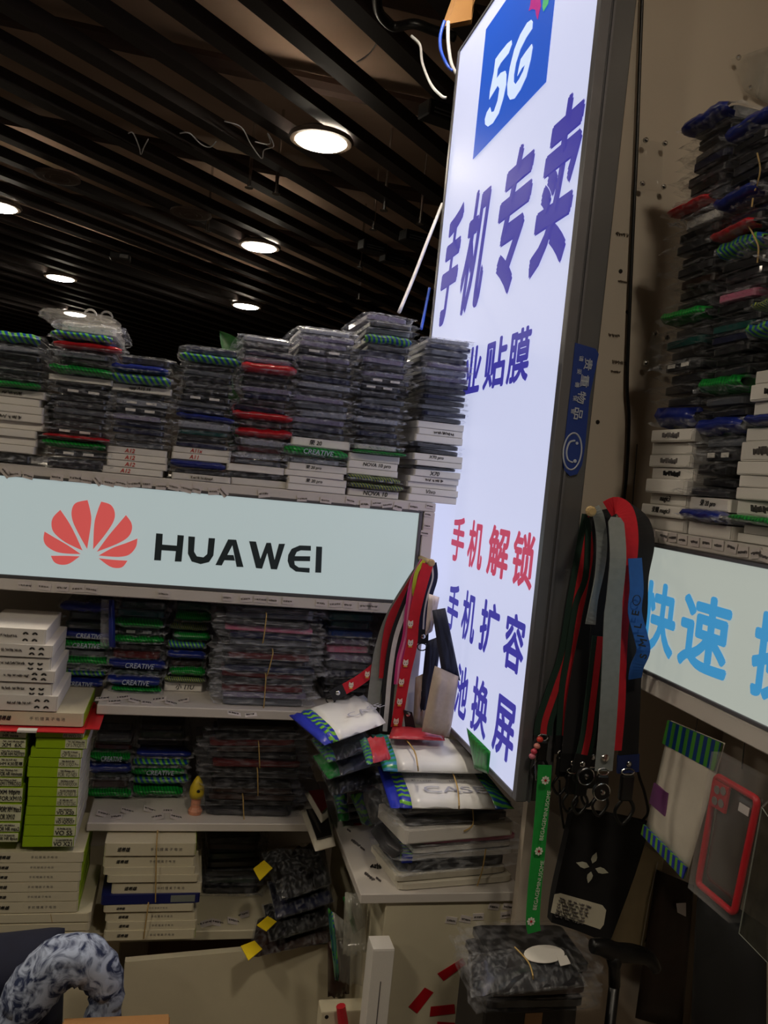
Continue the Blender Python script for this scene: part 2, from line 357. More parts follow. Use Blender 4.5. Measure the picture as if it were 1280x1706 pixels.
for x in (41, 74, 104, 130, 152, 273, 379, 410, 433, 455, 480, 535, 558, 580, 608, 622):
    yy = 972.5+x*.06; p = onY(x, yy, YA); sticker(su, (p.x, -.0008, p.z), q.uniform(.016, .022), .011, (0, q.uniform(-.1, .1), 0), int(x)+3)
for k, (x, y) in enumerate(((716, 843), (713, 857), (712, 876), (707, 888))):
    p = onY(x, y, YA); sticker(su, (p.x, -.0008, p.z), .013, .008, (0, .1, 0), k+5)
for (zt, row) in ((1.0945, ((170, 1165), (190, 1170), (205, 1163), (225, 1168), (245, 1172), (265, 1166), (285, 1172), (305, 1168), (390, 1190), (418, 1192))), (.9025, ((212, 1352), (172, 1357), (194, 1362), (250, 1350), (262, 1362), (280, 1352), (293, 1362))),
                  (.7205, ((340, 1540), (362, 1538), (390, 1536), (405, 1525)))):
    for k, (x, y) in enumerate(row):
        p = onZ(x, y, zt); sticker(su, (p.x, p.y-YA, zt+.0008), q.uniform(.018, .026), .02, (-PI/2, q.uniform(-.4, .4), 0), k+2)

# light box in the shelf
hb = thing('lightbox_sign', 'long pale lit sign box with red petal emblem and dark capital letters', 'sign', (0, YA, 1.288))
def hl(p): return Vector(p)-Vector((0, YA, 1.288))
obj('lit_panel', MB().box((-.74, .002, .003), (.386, .008, .156)), lit('panel sheet', (205, 222, 222), PANEL), hb)
obj('casing', MB().box((-.742, .009, .002), (.388, .12, .157)), M_ALU, hb)
for a, b in (((-.742, -.001, -.0012), (.388, .009, .004)), ((-.742, -.001, .155), (.388, .009, .1583)), ((.384, -.001, 0), (.39, .009, .158)), ((-.746, -.001, 0), (-.742, .009, .158))):
    obj('frame_strip', MB().box(a, b, .0008), M_DARKALU, hb)
M_LOGO = lit('emblem red', (212, 88, 84), .74); M_LET = mat('dark slate print', (44, 58, 62), .5)
def traced(parent, toloc, pts, name, m, Y=YA, off=.0012):
    return obj(name, MB().prism([toloc(onY(x, y, Y)-Vector((0, .0, 0))) for x, y in pts], (0, -off, 0)), m, parent)
def z3(pts): return [(x/3.2, 780+y/3.2) for x, y in pts]
def z4(pts): return [(350+x/2.977, 780+y/2.977) for x, y in pts]
def curve2(segs, n=5):
    out = []
    for s in segs:
        p = smooth_path([(a, b, 0) for a, b in s], n); out += [(v.x, v.y) for v in p[:-1]]
    return out
petals = [[[(467, 170), (405, 185), (383, 225), (388, 280), (420, 350), (465, 430)], [(465, 430), (486, 290), (482, 230), (467, 170)]],
          [[(540, 178), (590, 195), (612, 235), (605, 285), (560, 355), (497, 432)], [(497, 432), (503, 300), (520, 230), (540, 178)]],
          [[(322, 222), (285, 260), (275, 300), (290, 345), (350, 395), (440, 438)], [(440, 438), (400, 350), (365, 285), (322, 222)]],
          [[(672, 250), (700, 290), (703, 330), (680, 370), (620, 405), (517, 445)], [(517, 445), (575, 365), (625, 305), (672, 250)]],
          [[(238, 338), (233, 380), (250, 415), (300, 445), (360, 455), (430, 457)], [(430, 457), (360, 410), (300, 375), (238, 338)]],
          [[(733, 375), (725, 420), (690, 460), (640, 472), (580, 470), (527, 465)], [(527, 465), (600, 425), (670, 400), (733, 375)]],
          [[(272, 467), (290, 500), (325, 514), (370, 508), (425, 470)], [(425, 470), (350, 467), (272, 467)]],
          [[(680, 493), (655, 525), (620, 532), (580, 520), (527, 480)], [(527, 480), (600, 488), (680, 493)]]]
for s in petals: traced(hb, hl, z3(curve2(s)), 'emblem_petal', M_LOGO, YA+.002)
def letter(polys, conv, name):
    mb = MB()
    for P in polys: mb.prism([hl(onY(x, y, YA+.002)) for x, y in conv(P)], (0, -.0014, 0))
    obj(name, mb, M_LET, hb)
letter([[(833, 347), (868, 350), (865, 407), (943, 413), (947, 356), (981, 359), (968, 498), (932, 497), (938, 442), (862, 437), (858, 492), (822, 490)]], z3, 'letter_h')
letter([[(1005, 363), (1040, 366), (1035, 445), (1050, 470), (1085, 475), (1105, 458), (1113, 372), (1147, 374), (1138, 465), (1115, 500), (1070, 511), (1022, 497), (1002, 455)]], z3, 'letter_u')
letter([[(90, 353), (112, 354), (111, 382), (58, 482), (27, 480)], [(112, 354), (130, 355), (166, 490), (132, 489), (111, 382)], [(86, 430), (117, 431), (124, 458), (72, 456)]], z4, 'letter_a')
letter([[(194, 362), (228, 364), (250, 450), (280, 370), (302, 370), (320, 455), (342, 375), (372, 375), (332, 502), (302, 500), (284, 420), (258, 498), (228, 495)]], z4, 'letter_w')
letter([[(500, 385), (445, 383), (405, 400), (388, 430), (385, 460), (395, 490), (425, 512), (493, 518), (494, 495), (440, 492), (420, 478), (418, 460), (496, 461), (497, 437), (420, 436), (430, 415), (450, 407), (500, 409)]], z4, 'letter_e')
letter([[(527, 388), (556, 390), (551, 518), (522, 517)]], z4, 'letter_i')

# ================================================================== SHELF UNIT ON THE RIGHT
XB = .58
rb = thing('display_shelf', 'white shelf unit below tall dark stacks, carrying the pale sign with blue characters', 'shelf', (XB, 1.0, 0))
def rp(name, a, b, m=M_WHITE): return obj(name, MB().box((a[0]-XB, a[1]-1.0, a[2]), (b[0]-XB, b[1]-1.0, b[2]), .0015), m, rb)
rp('top_board', (XB, .25, 1.449), (.80, 1.035, 1.466)); rp('lip_board', (XB, .25, 1.262), (.80, 1.035, 1.284))
rp('side_panel', (XB+.125, 1.024, 1.284), (.80, 1.035, 1.449)); rp('back_panel', (.80, .25, .2), (.815, 1.10, 1.47), M_BEIGE)
for x, y in ((1087, 888), (1108, 893), (1123, 896), (1140, 900), (1160, 903), (1180, 905), (1200, 909), (1222, 912), (1240, 920), (1262, 922), (1275, 927)):
    p = onX(x, y, XB); s = sticker(rb, (-.0008, p.y-1.0, p.z), .016, .011, (0, q.uniform(-.15, .15), -PI/2), int(x))
sb = thing('lightbox_sign', 'pale lit sign box with large sky-blue Chinese characters beside hanging lanyards', 'sign', (XB, 1.0, 1.286))
obj('lit_panel', MB().box((.002, -.745, .003), (.008, .028, .158)), lit('panel sheet right', (208, 216, 206), PANEL), sb)
obj('casing', MB().box((.009, -.746, .002), (.12, .03, .159)), M_ALU, sb)
for a, b in (((-.001, -.746, -.0015), (.009, .031, .003)), ((-.001, -.746, .158), (.009, .031, .1625)), ((-.001, .027, 0), (.009, .032, .16))):
    obj('frame_strip', MB().box(a, b, .0008), M_ALU, sb)
M_SKY = lit('sky blue print', (66, 152, 206), .72)
for ch, x0, x1, yt, yb in (('快', 1066, 1126, 968, 1096), ('速', 1131, 1217, 993, 1122), ('换', 1252, 1345, 1030, 1150)):
    a = onX(x0, (yt+yb)/2, XB); b = onX(x1, (yt+yb)/2, XB); z0, z1 = 1.313, 1.402
    me = text_mesh(ch, .03, 0, (round(a.y-b.y, 4), z1-z0)); link('lettering', me, sb, (.001, a.y-1.0, z0-1.286), (PI/2, 0, -PI/2), (1, 1, 1), M_SKY)

# ================================================================== PACK KITS (shared meshes)
def film_mesh(seed):
    """crumpled clear bag round a flat case: unit box x -.5...5, y 0..1, z 0..1, loose ends in front, behind and at the sides"""
    q = random.Random(seed); rings = [(-.075, .12, 1.04), (-.04, .3, 1.06), (0, .92, 1.05), (.06, 1.0, 1.08), (.35, 1.0, 1.1), (.7, 1.0, 1.08), (.97, .9, 1.05), (1.05, .15, 1.02)]
    n = 14; vs = []; dz = q.uniform(-.25, .15)
    for j, (y, hh, ww) in enumerate(rings):
        for k in range(n):
            a = 2*PI*k/n; ca, sa = math.cos(a), math.sin(a)
            x = .5*ww*1.05*math.copysign(abs(ca)**.45, ca); z = .5+.5*hh*math.copysign(abs(sa)**.6, sa)*(.5 if abs(ca) > .97 else 1)
            side = abs(ca) > .85
            x += q.uniform(-.02, .06 if side else .01)*(1 if ca > 0 else -1); z += q.uniform(-.16, .16) if side or j in (0, 1) else q.uniform(-.07, .03)
            yy = y+(q.uniform(-.035, .02) if j < 2 else 0)
            if j < 2: z += dz
            vs.append((x, yy, max(z, 0.0)))
    fs = [(i*n+k, i*n+(k+1) % n, (i+1)*n+(k+1) % n, (i+1)*n+k) for i in range(len(rings)-1) for k in range(n)]
    return MB().add(vs, fs+[tuple(range(n))[::-1]]).mesh('bag', None)
FILMS = [film_mesh(i) for i in range(16)]
def case_mesh():
    mb = MB(); n = 5; pts = []
    for cx, cy, a0 in ((.36, .86, 0), (-.36, .86, 90), (-.36, .08, 180), (.36, .08, 270)):
        for k in range(n): a = math.radians(a0+90*k/(n-1)); pts.append((cx+.09*math.cos(a), cy+.05*math.sin(a)))
    rings = [(.1, .96), (.16, 1), (.72, 1), (.84, .95)]; m = len(pts); vs = []
    for z, s_ in rings: vs += [(x*s_, .47+(y-.47)*s_, z) for x, y in pts]
    fs = [(i*m+k, i*m+(k+1) % m, (i+1)*m+(k+1) % m, (i+1)*m+k) for i in range(3) for k in range(m)]+[tuple(range(m))[::-1], tuple(3*m+k for k in range(m))]
    return MB().add(vs, fs).mesh('phone_case', None)
CASE = case_mesh()
def roll_mesh(seed):
    """printed end of a bag, puffed out along the front edge"""
    q = random.Random(seed); n = 12; vs = []; prof = [(.06, .12), (-.03, .2), (-.075, .5), (-.05, .85), (.06, .95)]
    for k in range(n+1):
        x = -.5+k/n; e = .55 if k in (0, n) else 1; w0 = q.uniform(-.08, .08)
        for y, z in prof: vs.append((x*1.04, y*e, .5+(z-.5)*e+w0))
    m = len(prof); fs = [(i*m+j, i*m+j+1, (i+1)*m+j+1, (i+1)*m+j) for i in range(n) for j in range(m-1)]
    return MB().add(vs, fs).mesh('printed_end', None, True)
ROLLS = [roll_mesh(i) for i in range(6)]
BOX = MB().box((-.5, 0, 0), (.5, 1, 1), .018).mesh('carton', None)
FLAP = MB().box((-.47, -.004, .1), (.47, .002, .93), 0).mesh('end_flap', None)
MARKS = MB().box((-.28, .012, .3), (-.1, .03, .62)).box((.06, .012, .3), (.24, .03, .62)).mesh('white_marks', None)
F_CLEAR = film('clear bag film', fac=.13); F_MILK = film('milky bag film', (215, 218, 228), .24); F_DARK = film('smoky bag film', (150, 150, 155), .13); F_WRAP = film('loose wrap film', (205, 208, 215), .1, .1, 420)
ST_H = stripes('blue green stripes', (24, 70, 150), (96, 170, 60), 10, 1.2)
ST_G = stripes('green stripes', (12, 96, 40), (24, 150, 52), 16, 2)
ST_N = mat('navy print', (26, 40, 120), .3); ST_B = stripes('multi stripes', (30, 60, 90), (150, 160, 60), 18, 2)
_o = 'first second third fourth fifth sixth seventh eighth ninth tenth eleventh twelfth thirteenth fourteenth fifteenth sixteenth seventeenth eighteenth nineteenth twentieth'.split()
ORD = ['topmost']+_o[1:]+['twenty-'+x for x in _o[:9]]+['thirtieth']+['thirty-'+x for x in _o[:9]]+['fortieth']
def nth(i): return ORD[i]+(' on' if i == 0 else ' down')
def white_box(loc, rz, w_, d_, h_, label, group, text=None, tm=None, card=M_CARD, shear=.2, th=.62, tx=.3):
    t = thing('white_box', label, 'box', loc, (0, 0, rz), group)
    link('carton', BOX, t, (0, 0, 0), (0, 0, 0), (w_, d_, h_), card); link('end_flap', FLAP, t, (0, -.0003, 0), (0, 0, 0), (w_, .2, h_), card)
    if text == '~': link('handwriting', scribble(int(w_*1e5+h_*1e6) % 11+70, 5), t, (-w_*.18, -.0016, h_*.3), (0, 0, 0), (w_*.34, 1, h_*1.3), tm or M_INK)
    elif text: front_text(t, text, -w_/2+w_*tx, -.0016, h_*.22, h_*th, tm or M_INK, 'handwriting', .014, shear, 0, w_*(.95-tx))
    return t
def pack(loc, rz, w_, d_, h_, kind, col, label, group, q, text=None):
    t = thing('phone_case_pack', label, 'phone case', loc, (0, 0, rz), group)
    fl = F_MILK if col in ('silver', 'lilac', 'white') else (F_DARK if kind == 'd' else F_CLEAR)
    link('phone_case', CASE, t, (0, 0, 0), (0, 0, 0), (w_, d_, h_), cm(col))
    f = link('bag', FILMS[q.randrange(16)], t, (0, 0, 0), (0, 0, 0), (w_, d_, h_), fl)
    if q.random() < .5: f.scale.x = -w_
    if kind in 'hgnry':
        link('printed_end', ROLLS[q.randrange(6)], t, (0, -.001, 0), (0, 0, 0), (w_*1.02, d_*1.1, h_), {'h': ST_H, 'g': ST_G, 'n': ST_N, 'r': cm('red'), 'y': ST_B}[kind])
    if kind == 'm': link('white_marks', MARKS, t, (0, 0, 0), (0, 0, 0), (w_, d_*.3, h_), M_CARD)
    if text: front_text(t, text, -w_*.22, -d_*.086, h_*.28, h_*.45, mat('pale print', (170, 180, 200), .5), 'lettering', .01, .15, 0, w_*.55)
    return t
KLAB = dict(b='phone case in clear bag', d='phone case in smoky bag', h='case with striped bag end', g='case with green bag end',
            n='case with navy bag end', r='case with red bag end', m='phone case with white marks', y='case with multicoloured bag end')
def do_stack(base, rot, w_, d_, htot, items, desc, group, seed, jit=.0055, bags=1.0, cap=999):
    """items bottom to top: (kind, weight, colour/text, textmaterial)"""
    items = [(i[0], i[1]*(1.3 if i[0] in 'hgrn' else 1))+tuple(i[2:]) for i in items]
    q = random.Random(seed); tot = sum(i[1] for i in items); z = base.z; N = len(items)
    ca, sa = math.cos(rot), math.sin(rot)
    for i, it in enumerate(items):
        k, wt = it[0], it[1]; h = htot*wt/tot; a = it[2] if len(it) > 2 else None
        ox, oy = q.uniform(-jit, jit), q.uniform(-.006, .008); rz = rot+q.uniform(-.06, .06)
        loc = (base.x+ca*ox-sa*oy, base.y+sa*ox+ca*oy, z); top = N-1-i
        if k == 'w':
            tmn = it[3] if len(it) > 3 else None
            ink = {'r': 'red handwriting', 'g': 'faint handwriting', None: 'black handwriting'}[tmn] if a else 'no writing'
            white_box(loc, rz, w_*.98, d_*.92, h*.985, f'{nth(top)} the {desc}, white box with {ink}', group, a, {'r': M_REDINK, 'g': M_GREYINK, None: M_INK}[tmn])
        else:
            c = a or ('charcoal' if k in 'bd' else 'black'); s_ = q.uniform(.84, .99)
            cn = {'darkred': 'dark-red', 'darkgreen': 'dark-green'}.get(c, c)
            pack(loc, rz, w_*s_*bags, d_, h*1.04, k, c, f'{nth(top)} the {desc}, {cn} {KLAB[k]}'.replace('navy case with navy', 'navy case with matching'), group, q, it[3] if len(it) > 3 else None).rotation_euler.y = q.uniform(-.018, .018)
        z += h

# ------------------------------------------------------------------ stacks along the top board
def b(*cs): return [('b', 13, c) for c in cs]
ZT = 1.4625
TOPS = [
 (-46, 62, 772, 553, [('b', 20, 'black')]+[('w', 14, None)]*4+[('w', 15, '~', 'g')]+[('w', 14, None)]*2+[('w', 14, '~', 'g'), ('g', 10, 'teal')]+b('black', 'charcoal', 'charcoal', 'black', 'silver')+[('h', 16, 'charcoal')], 'stack beside the white-topped stack'),
 (70, 180, 780, 534, [('b', 24, 'charcoal'), ('m', 15, 'charcoal'), ('g', 14, 'grey'), ('r', 8, 'darkred'), ('m', 14, 'charcoal')]+b('charcoal', 'charcoal', 'grey', 'charcoal', 'charcoal')+[('m', 15, 'charcoal'), ('b', 10, 'black'), ('w', 12, None), ('g', 15, 'darkgreen'), ('b', 15, 'black'), ('b', 16, 'silver'), ('r', 12, 'darkred'), ('h', 14, 'blue'), ('b', 24, 'white')], 'white-topped stack'),
 (172, 276, 790, 592, [('w', 13, 'A12', 'r')]*4+b('grey', 'charcoal', 'navy', 'navy', 'lilac')+[('m', 15, 'charcoal'), ('m', 15, 'silver'), ('b', 12, 'black'), ('w', 13, 'opp A15 16'), ('h', 16, 'teal'), ('n', 14, 'teal'), ('b', 18, 'charcoal')], 'stack on four red-marked boxes'),
 (279, 380, 798, 576, [('w', 14, '~', 'g'), ('b', 10, 'charcoal'), ('n', 14, 'teal'), ('w', 14, 'A11', 'r'), ('w', 13, 'A11x', 'r'), ('b', 12, 'navy'), ('b', 14, 'charcoal'), ('b', 13, 'teal'), ('b', 18, 'silver'), ('n', 11, 'navy'), ('b', 14, 'navy'), ('b', 12, 'grey'), ('m', 15, 'black')]+b('black', 'charcoal', 'black', 'grey', 'black')+[('h', 14, 'teal'), ('b', 18, 'navy')], 'stack beside the green leaf'),
 (378, 476, 808, 560, [('w', 15, None), ('b', 13, 'black'), ('w', 15, None), ('b', 12, 'grey'), ('b', 14, 'silver'), ('b', 14, 'darkred'), ('b', 16, 'silver'), ('r', 17, 'red'), ('b', 14, 'charcoal'), ('r', 14, 'red')]+b('navy', 'charcoal', 'navy', 'lilac', 'charcoal', 'charcoal')+[('r', 16, 'red'), ('b', 14, 'lilac'), ('b', 14, 'navy'), ('b', 14, 'charcoal'), ('b', 13, 'silver')], 'stack with three red bags'),
 (471, 573, 818, 546, [('w', 13, None), ('w', 15, '荣 20 pro'), ('w', 12, None), ('w', 14, '荣 20 pro'), ('b', 13, 'silver'), ('g', 16, 'green', 'CREATIVE'), ('w', 17, '荣 20'), ('b', 13, 'charcoal'), ('b', 15, 'navy'), ('b', 14, 'lilac'), ('b', 15, 'silver'), ('b', 14, 'grey'), ('b', 14, 'lilac')]+b('charcoal', 'silver', 'navy', 'charcoal', 'charcoal', 'lilac')+[('m', 14, 'charcoal')]+b('lilac', 'lilac', 'silver'), 'stack with the bright green bag'),
 (577, 664, 826, 521, [('w', 14, 'NOVA 10'), ('y', 14, 'darkred'), ('y', 14, 'navy'), ('w', 12, None), ('w', 15, 'NOVA 10 pro'), ('w', 14, None), ('g', 6, 'teal'), ('b', 13, 'white')]+b('charcoal', 'navy', 'charcoal', 'silver', 'charcoal', 'navy', 'grey', 'charcoal')+[('m', 13, 'black'), ('m', 13, 'charcoal'), ('b', 12, 'lilac')]+b('charcoal', 'lilac', 'navy', 'charcoal')+[('h', 14, 'charcoal'), ('b', 13, 'grey'), ('b', 13, 'charcoal'), ('b', 14, 'lilac')], 'tallest stack beside the tall sign'),
 (679, 768, 838, 562, [('w', 15, None), ('w', 14, 'Vivo', 'g'), ('w', 11, None), ('w', 13, '~', 'g'), ('w', 14, 'X70'), ('d', 8, 'black'), ('w', 11, None), ('w', 14, 'X70 pro'), ('d', 12, 'charcoal'), ('d', 12, 'charcoal'), ('w', 15, None), ('w', 14, '~', 'g'), ('w', 14, None)]+[('d', 12, c) for c in ('charcoal', 'navy', 'grey', 'charcoal', 'navy', 'charcoal', 'grey')]+b('lilac', 'silver', 'lilac', 'charcoal', 'grey', 'navy')+[('b', 11, 'silver')], 'stack leaning at the tall sign'),
]
for n, (x0, x1, yb, yt, items, desc) in enumerate(TOPS):
    Y = 1.402; a = onY(x0, yb, Y); c = onY(x1, yb, Y); xm = (a.x+c.x)/2
    zt = onY((x0+x1)/2+8, yt, Y).z
    do_stack(Vector((xm, Y, ZT)), 0, c.x-a.x, .17, zt-ZT, items, desc, 'stacked cases and boxes on the top board', 100+n, bags=1.0)
# loose white bag loops on the white-topped stack, silver wire behind the tall sign
# ------------------------------------------------------------------ shelf below the lit sign
GS = 'packed cases on the shelf under the petal sign'
def shelf_stack(x0, x1, yb, yt, Y, zb, items, desc, seed, d_=.16, group=GS, bags=1.0, jit=.004):
    a = onY(x0, (yb+yt)/2, Y); c = onY(x1, (yb+yt)/2, Y); zt = min(onY((x0+x1)/2, yt, Y).z, {Z1: 1.262, Z2: 1.072, Z3: .882}[zb])
    do_stack(Vector(((a.x+c.x)/2, Y, zb)), 0, c.x-a.x, d_, zt-zb, items, desc, group, seed, jit, bags)
Z1, Z2, Z3 = 1.095, .903, .721
nb = lambda *cs: [('d', 13, c) for c in cs]
shelf_stack(98, 183, 1160, 1003, 1.50, Z1, [('n', 12, 'navy', 'CREATIVE'), ('h', 9, 'teal'), ('b', 8, 'white'), ('g', 12, 'darkgreen'), ('b', 10, 'grey'), ('g', 13, 'darkgreen', 'CREATIVE'), ('n', 13, 'navy', 'CREATIVE'), ('b', 14, 'darkgreen'), ('b', 14, 'darkgreen'), ('n', 13, 'navy')], 'stack behind the petal-marked boxes', 201)
shelf_stack(186, 276, 1162, 1003, 1.48, Z1, [('g', 7, 'teal'), ('n', 14, 'navy', 'CREATIVE'), ('b', 9, 'darkgreen'), ('n', 14, 'navy', 'CREATIVE'), ('d', 14, 'darkred'), ('d', 12, 'black'), ('g', 10, 'darkgreen'), ('m', 14, 'charcoal'), ('g', 12, 'teal'), ('b', 14, 'teal'), ('b', 14, 'darkgreen')], 'stack footed by navy bags', 202)
shelf_stack(281, 347, 1163, 1005, 1.49, Z1, [('w', 15, '小 11U'), ('y', 10, 'yellow'), ('g', 13, 'green'), ('d', 14, 'brown'), ('n', 10, 'darkgreen'), ('h', 12, 'darkgreen'), ('g', 13, 'green'), ('y', 12, 'yellow'), ('g', 14, 'teal'), ('b', 14, 'teal')], 'stack on one white box', 203, .14)
shelf_stack(360, 531, 1186, 1008, 1.425, Z1, [('b', 14, c) for c in ('grey', 'lilac', 'darkred', 'charcoal', 'darkred', 'navy', 'charcoal', 'darkred', 'charcoal', 'grey', 'navy', 'pink', 'charcoal', 'grey', 'charcoal')], 'wide bundle held by rubber bands', 204, .085, jit=.006)
shelf_stack(538, 622, 1190, 1020, 1.47, Z1, [('d', 12, 'charcoal'), ('d', 12, 'black'), ('d', 12, 'charcoal'), ('b', 12, 'navy'), ('b', 12, 'grey'), ('b', 12, 'lilac'), ('b', 12, 'pink'), ('b', 12, 'lilac'), ('b', 12, 'blue'), ('d', 14, 'teal'), ('d', 14, 'teal')], 'stack beside the lucky-cat lanyards', 205)
# shelf two
G2 = 'packed cases on the middle shelf'
shelf_stack(148, 222, 1338, 1205, 1.50, Z2, [('g', 12, 'teal'), ('d', 14, 'brown'), ('b', 10, 'darkgreen'), ('n', 14, 'navy'), ('g', 13, 'green', 'CREATIVE'), ('d', 10, 'darkred'), ('b', 18, 'grey'), ('d', 14, 'black')], 'dark stack behind the lime boxes', 211, group=G2)
shelf_stack(222, 314, 1338, 1205, 1.50, Z2, [('g', 16, 'green'), ('h', 12, 'blue'), ('g', 12, 'teal', 'CREATIVE'), ('h', 12, 'darkgreen'), ('n', 10, 'black'), ('d', 14, 'charcoal'), ('b', 14, 'darkgreen'), ('d', 12, 'black')], 'green stack beside the yellow figurine', 212, group=G2)
shelf_stack(337, 505, 1376, 1208, 1.43, Z2, [('d', 13, c) for c in ('charcoal', 'black', 'brown', 'brown', 'black', 'charcoal', 'black', 'darkred', 'charcoal', 'brown', 'darkred', 'black', 'black')], 'wide black bundle on the middle shelf', 213, .085, group=G2, jit=.006)
# shelf three
G3 = 'packed cases on the low shelf'
shelf_stack(335, 440, 1512, 1395, 1.52, Z3, [('d', 12, c) for c in ('black', 'darkgreen', 'black', 'charcoal', 'darkgreen', 'brown', 'black')], 'dark stack beside the tied battery boxes', 221, group=G3)

# ------------------------------------------------------------------ right-hand stacks (face -X)
GR = 'stacked cases and boxes on the right shelf'
def right_stack(x0, x1, ybase, ytop, items, desc, seed, z0=1.4665, bags=1.0, d_=.15, X=XB+.005):
    a = onX(x0, ybase, X); c = onX(x1, ybase, X); zt = onX((x0+x1)/2, ytop, X).z
    do_stack(Vector((X, (a.y+c.y)/2, z0)), -PI/2, abs(a.y-c.y), d_, zt-z0, items, desc, GR, seed, bags=bags)
    return zt
right_stack(1068, 1136, 890, 240, [('w', 15, None), ('w', 13, '荣耀 magic3'), ('w', 13, 'magic3'), ('w', 16, None), ('w', 14, '~'), ('w', 14, '~', 'g'), ('w', 14, None), ('w', 14, '~', 'g'), ('n', 20, 'navy')]+nb('charcoal', 'black', 'charcoal')+[('m', 13, 'charcoal')]+nb('black', 'teal', 'charcoal')+[('g', 13, 'darkgreen')]+nb('charcoal', 'black', 'brown', 'charcoal', 'black', 'charcoal', 'black')+[('b', 16, 'white'), ('r', 8, 'darkred'), ('b', 14, 'grey')]+nb('black', 'charcoal', 'navy', 'charcoal', 'black')+[('n', 14, 'grey')], 'stack over the hanging lanyards', 301)
right_stack(1140, 1215, 885, 243, [('w', 17, None), ('n', 12, 'silver'), ('w', 16, '荣 20 pro')]+nb('charcoal', 'black')+[('d', 18, 'black'), ('m', 18, 'charcoal'), ('b', 14, 'grey'), ('n', 18, 'teal')]+nb('charcoal', 'grey')+[('g', 18, 'green')]+nb('charcoal', 'black', 'charcoal', 'navy', 'teal', 'charcoal', 'black')+[('b', 14, 'pink')]+nb('charcoal', 'charcoal', 'black')+[('h', 18, 'white'), ('r', 10, 'charcoal')]+nb('charcoal', 'navy')+[('n', 14, 'silver')]+nb('charcoal', 'black', 'charcoal', 'charcoal', 'black')+[('n', 16, 'white')], 'green-bagged stack over the sky-blue sign', 302)
right_stack(1222, 1312, 880, 238, [('w', 12, None), ('w', 12, None), ('g', 9, 'grey'), ('w', 20, '~', 'g'), ('w', 16, None), ('w', 16, None), ('w', 18, None), ('w', 26, '~', 'g'), ('w', 18, None), ('n', 12, 'lilac'), ('w', 18, None), ('w', 22, '~'), ('w', 18, None)]+nb('black', 'charcoal', 'brown')+[('h', 15, 'grey'), ('b', 14, 'silver'), ('y', 14, 'darkgreen'), ('b', 13, 'silver')]+nb('darkred', 'brown', 'charcoal')+[('b', 18, 'white')]+nb('darkred', 'black', 'brown', 'darkred', 'black', 'charcoal', 'darkred', 'brown')+[('b', 10, 'silver')]+nb('darkred', 'brown', 'black'), 'stack with thick white boxes', 303)

# ================================================================== LEFT COLUMN OF BOXES
GC = 'boxes piled up in front of the shelves'
LIME = mat('lime card', (150, 184, 20), .45, grain=.04); M_PALE = mat('pale label', (206, 208, 176), .6, grain=.03); M_LAV = M_CARD
YC = 1.335
def px_box(x0, x1, y0, y1, Y, d_, name, label, cat, group, m, rz=0, sh=0):
    """box whose front face fills the photo rectangle x0..x1, y0..y1 at depth Y"""
    a = onY(x0, y1, Y); c = onY(x1, y1, Y); t = onY((x0+x1)/2, y0, Y); bm_ = onY((x0+x1)/2, y1, Y)
    e = thing(name, label, cat, ((a.x+c.x)/2, Y, bm_.z), (0, 0, rz), group); W, H = c.x-a.x, t.z-bm_.z
    link('carton', BOX, e, (0, 0, 0), (0, 0, 0), (W, d_, H), m); return e, W, H
M_SIDE = M_LAV
def battery_box(x0, x1, y0, y1, label, Y=YC, d_=.15, logo=True, textx=.52, rz=0, green=True):
    e, W, H = px_box(x0, x1, y0, y1, Y, d_, 'battery_box', label, 'box', GC, M_CARD2, rz)
    if logo:
        front_text(e, '诺希雄', -W*.36, -.0006, H*.34, H*.36, M_INK, 'logo', .02, .3, 0, W*.14)
        front_text(e, '手 机 锂 离 子 电 池', -W*.5+W*textx, -.0006, H*.4, H*.26, M_GREYINK, 'lettering', .0, 0, 0, W*.36)
    if green:
        obj('green_end', MB().box((W/2-.0005, .004, H*.03), (W/2+.0008, d_*.99, H*.97)), LIME, e)
    return e
oc = ['lowest', 'second lowest', 'third lowest', 'fourth lowest', 'fifth lowest', 'sixth lowest']
for i, (x1, y0, y1) in enumerate(((146, 1554, 1568), (148, 1539, 1553), (150, 1522, 1538))):
    e, W, H = px_box(-40, x1, y0, y1, YC, .16, 'white_box', f'plain cream box, {oc[i]} at the foot of the lime column', 'box', GC, M_CARD2, 0); link('end_flap', FLAP, e, (0, -.0004, 0), (0, 0, 0), (W, .2, H), M_CARD2)
    if i == 2: obj('thread', MB().tube([(W/2-.055, -.001, .001), (W/2-.058, -.001, H-.001)], .0006, 5), M_BAND, e)
for i, (x0, x1, y0, y1) in enumerate(((-30, 129, 1503, 1521), (-32, 130, 1487, 1502), (-32, 131, 1470, 1486), (-30, 134, 1454, 1469), (-28, 135, 1438, 1453), (-28, 138, 1420, 1437))):
    battery_box(x0, x1, y0, y1, f'flat battery box with small black lettering, {oc[i]} under the lime boxes', textx=.47)
greens = [(36, 123, 1394, 1411, 'VO X21'), (38, 126, 1375, 1393, 'VO S5'), (40, 127, 1359, 1374, 'VO iQOO7'), (42, 128, 1344, 1358, 'VO X20'), (44, 129, 1328, 1343, 'FOR: VO X27 256G'), (45, 130, 1312, 1327, 'FOR: VO NEX 3S'),
          (46, 131, 1296, 1311, 'VO 8-N8/IQOO8'), (44, 132, 1279, 1295, 'FOR: VO NEX'), (46, 134, 1263, 1278, 'FOR: U IQO Pro'), (50, 137, 1248, 1262, 'OP Reno 5'), (58, 144, 1230, 1247, 'OP 5-79/IQ07/5'), (58, 138, 1217, 1229, 'FE WO S2')]
oi = ['lowest', 'second', 'third', 'fourth', 'fifth', 'sixth', 'seventh', 'eighth', 'ninth', 'tenth', 'eleventh', 'topmost']
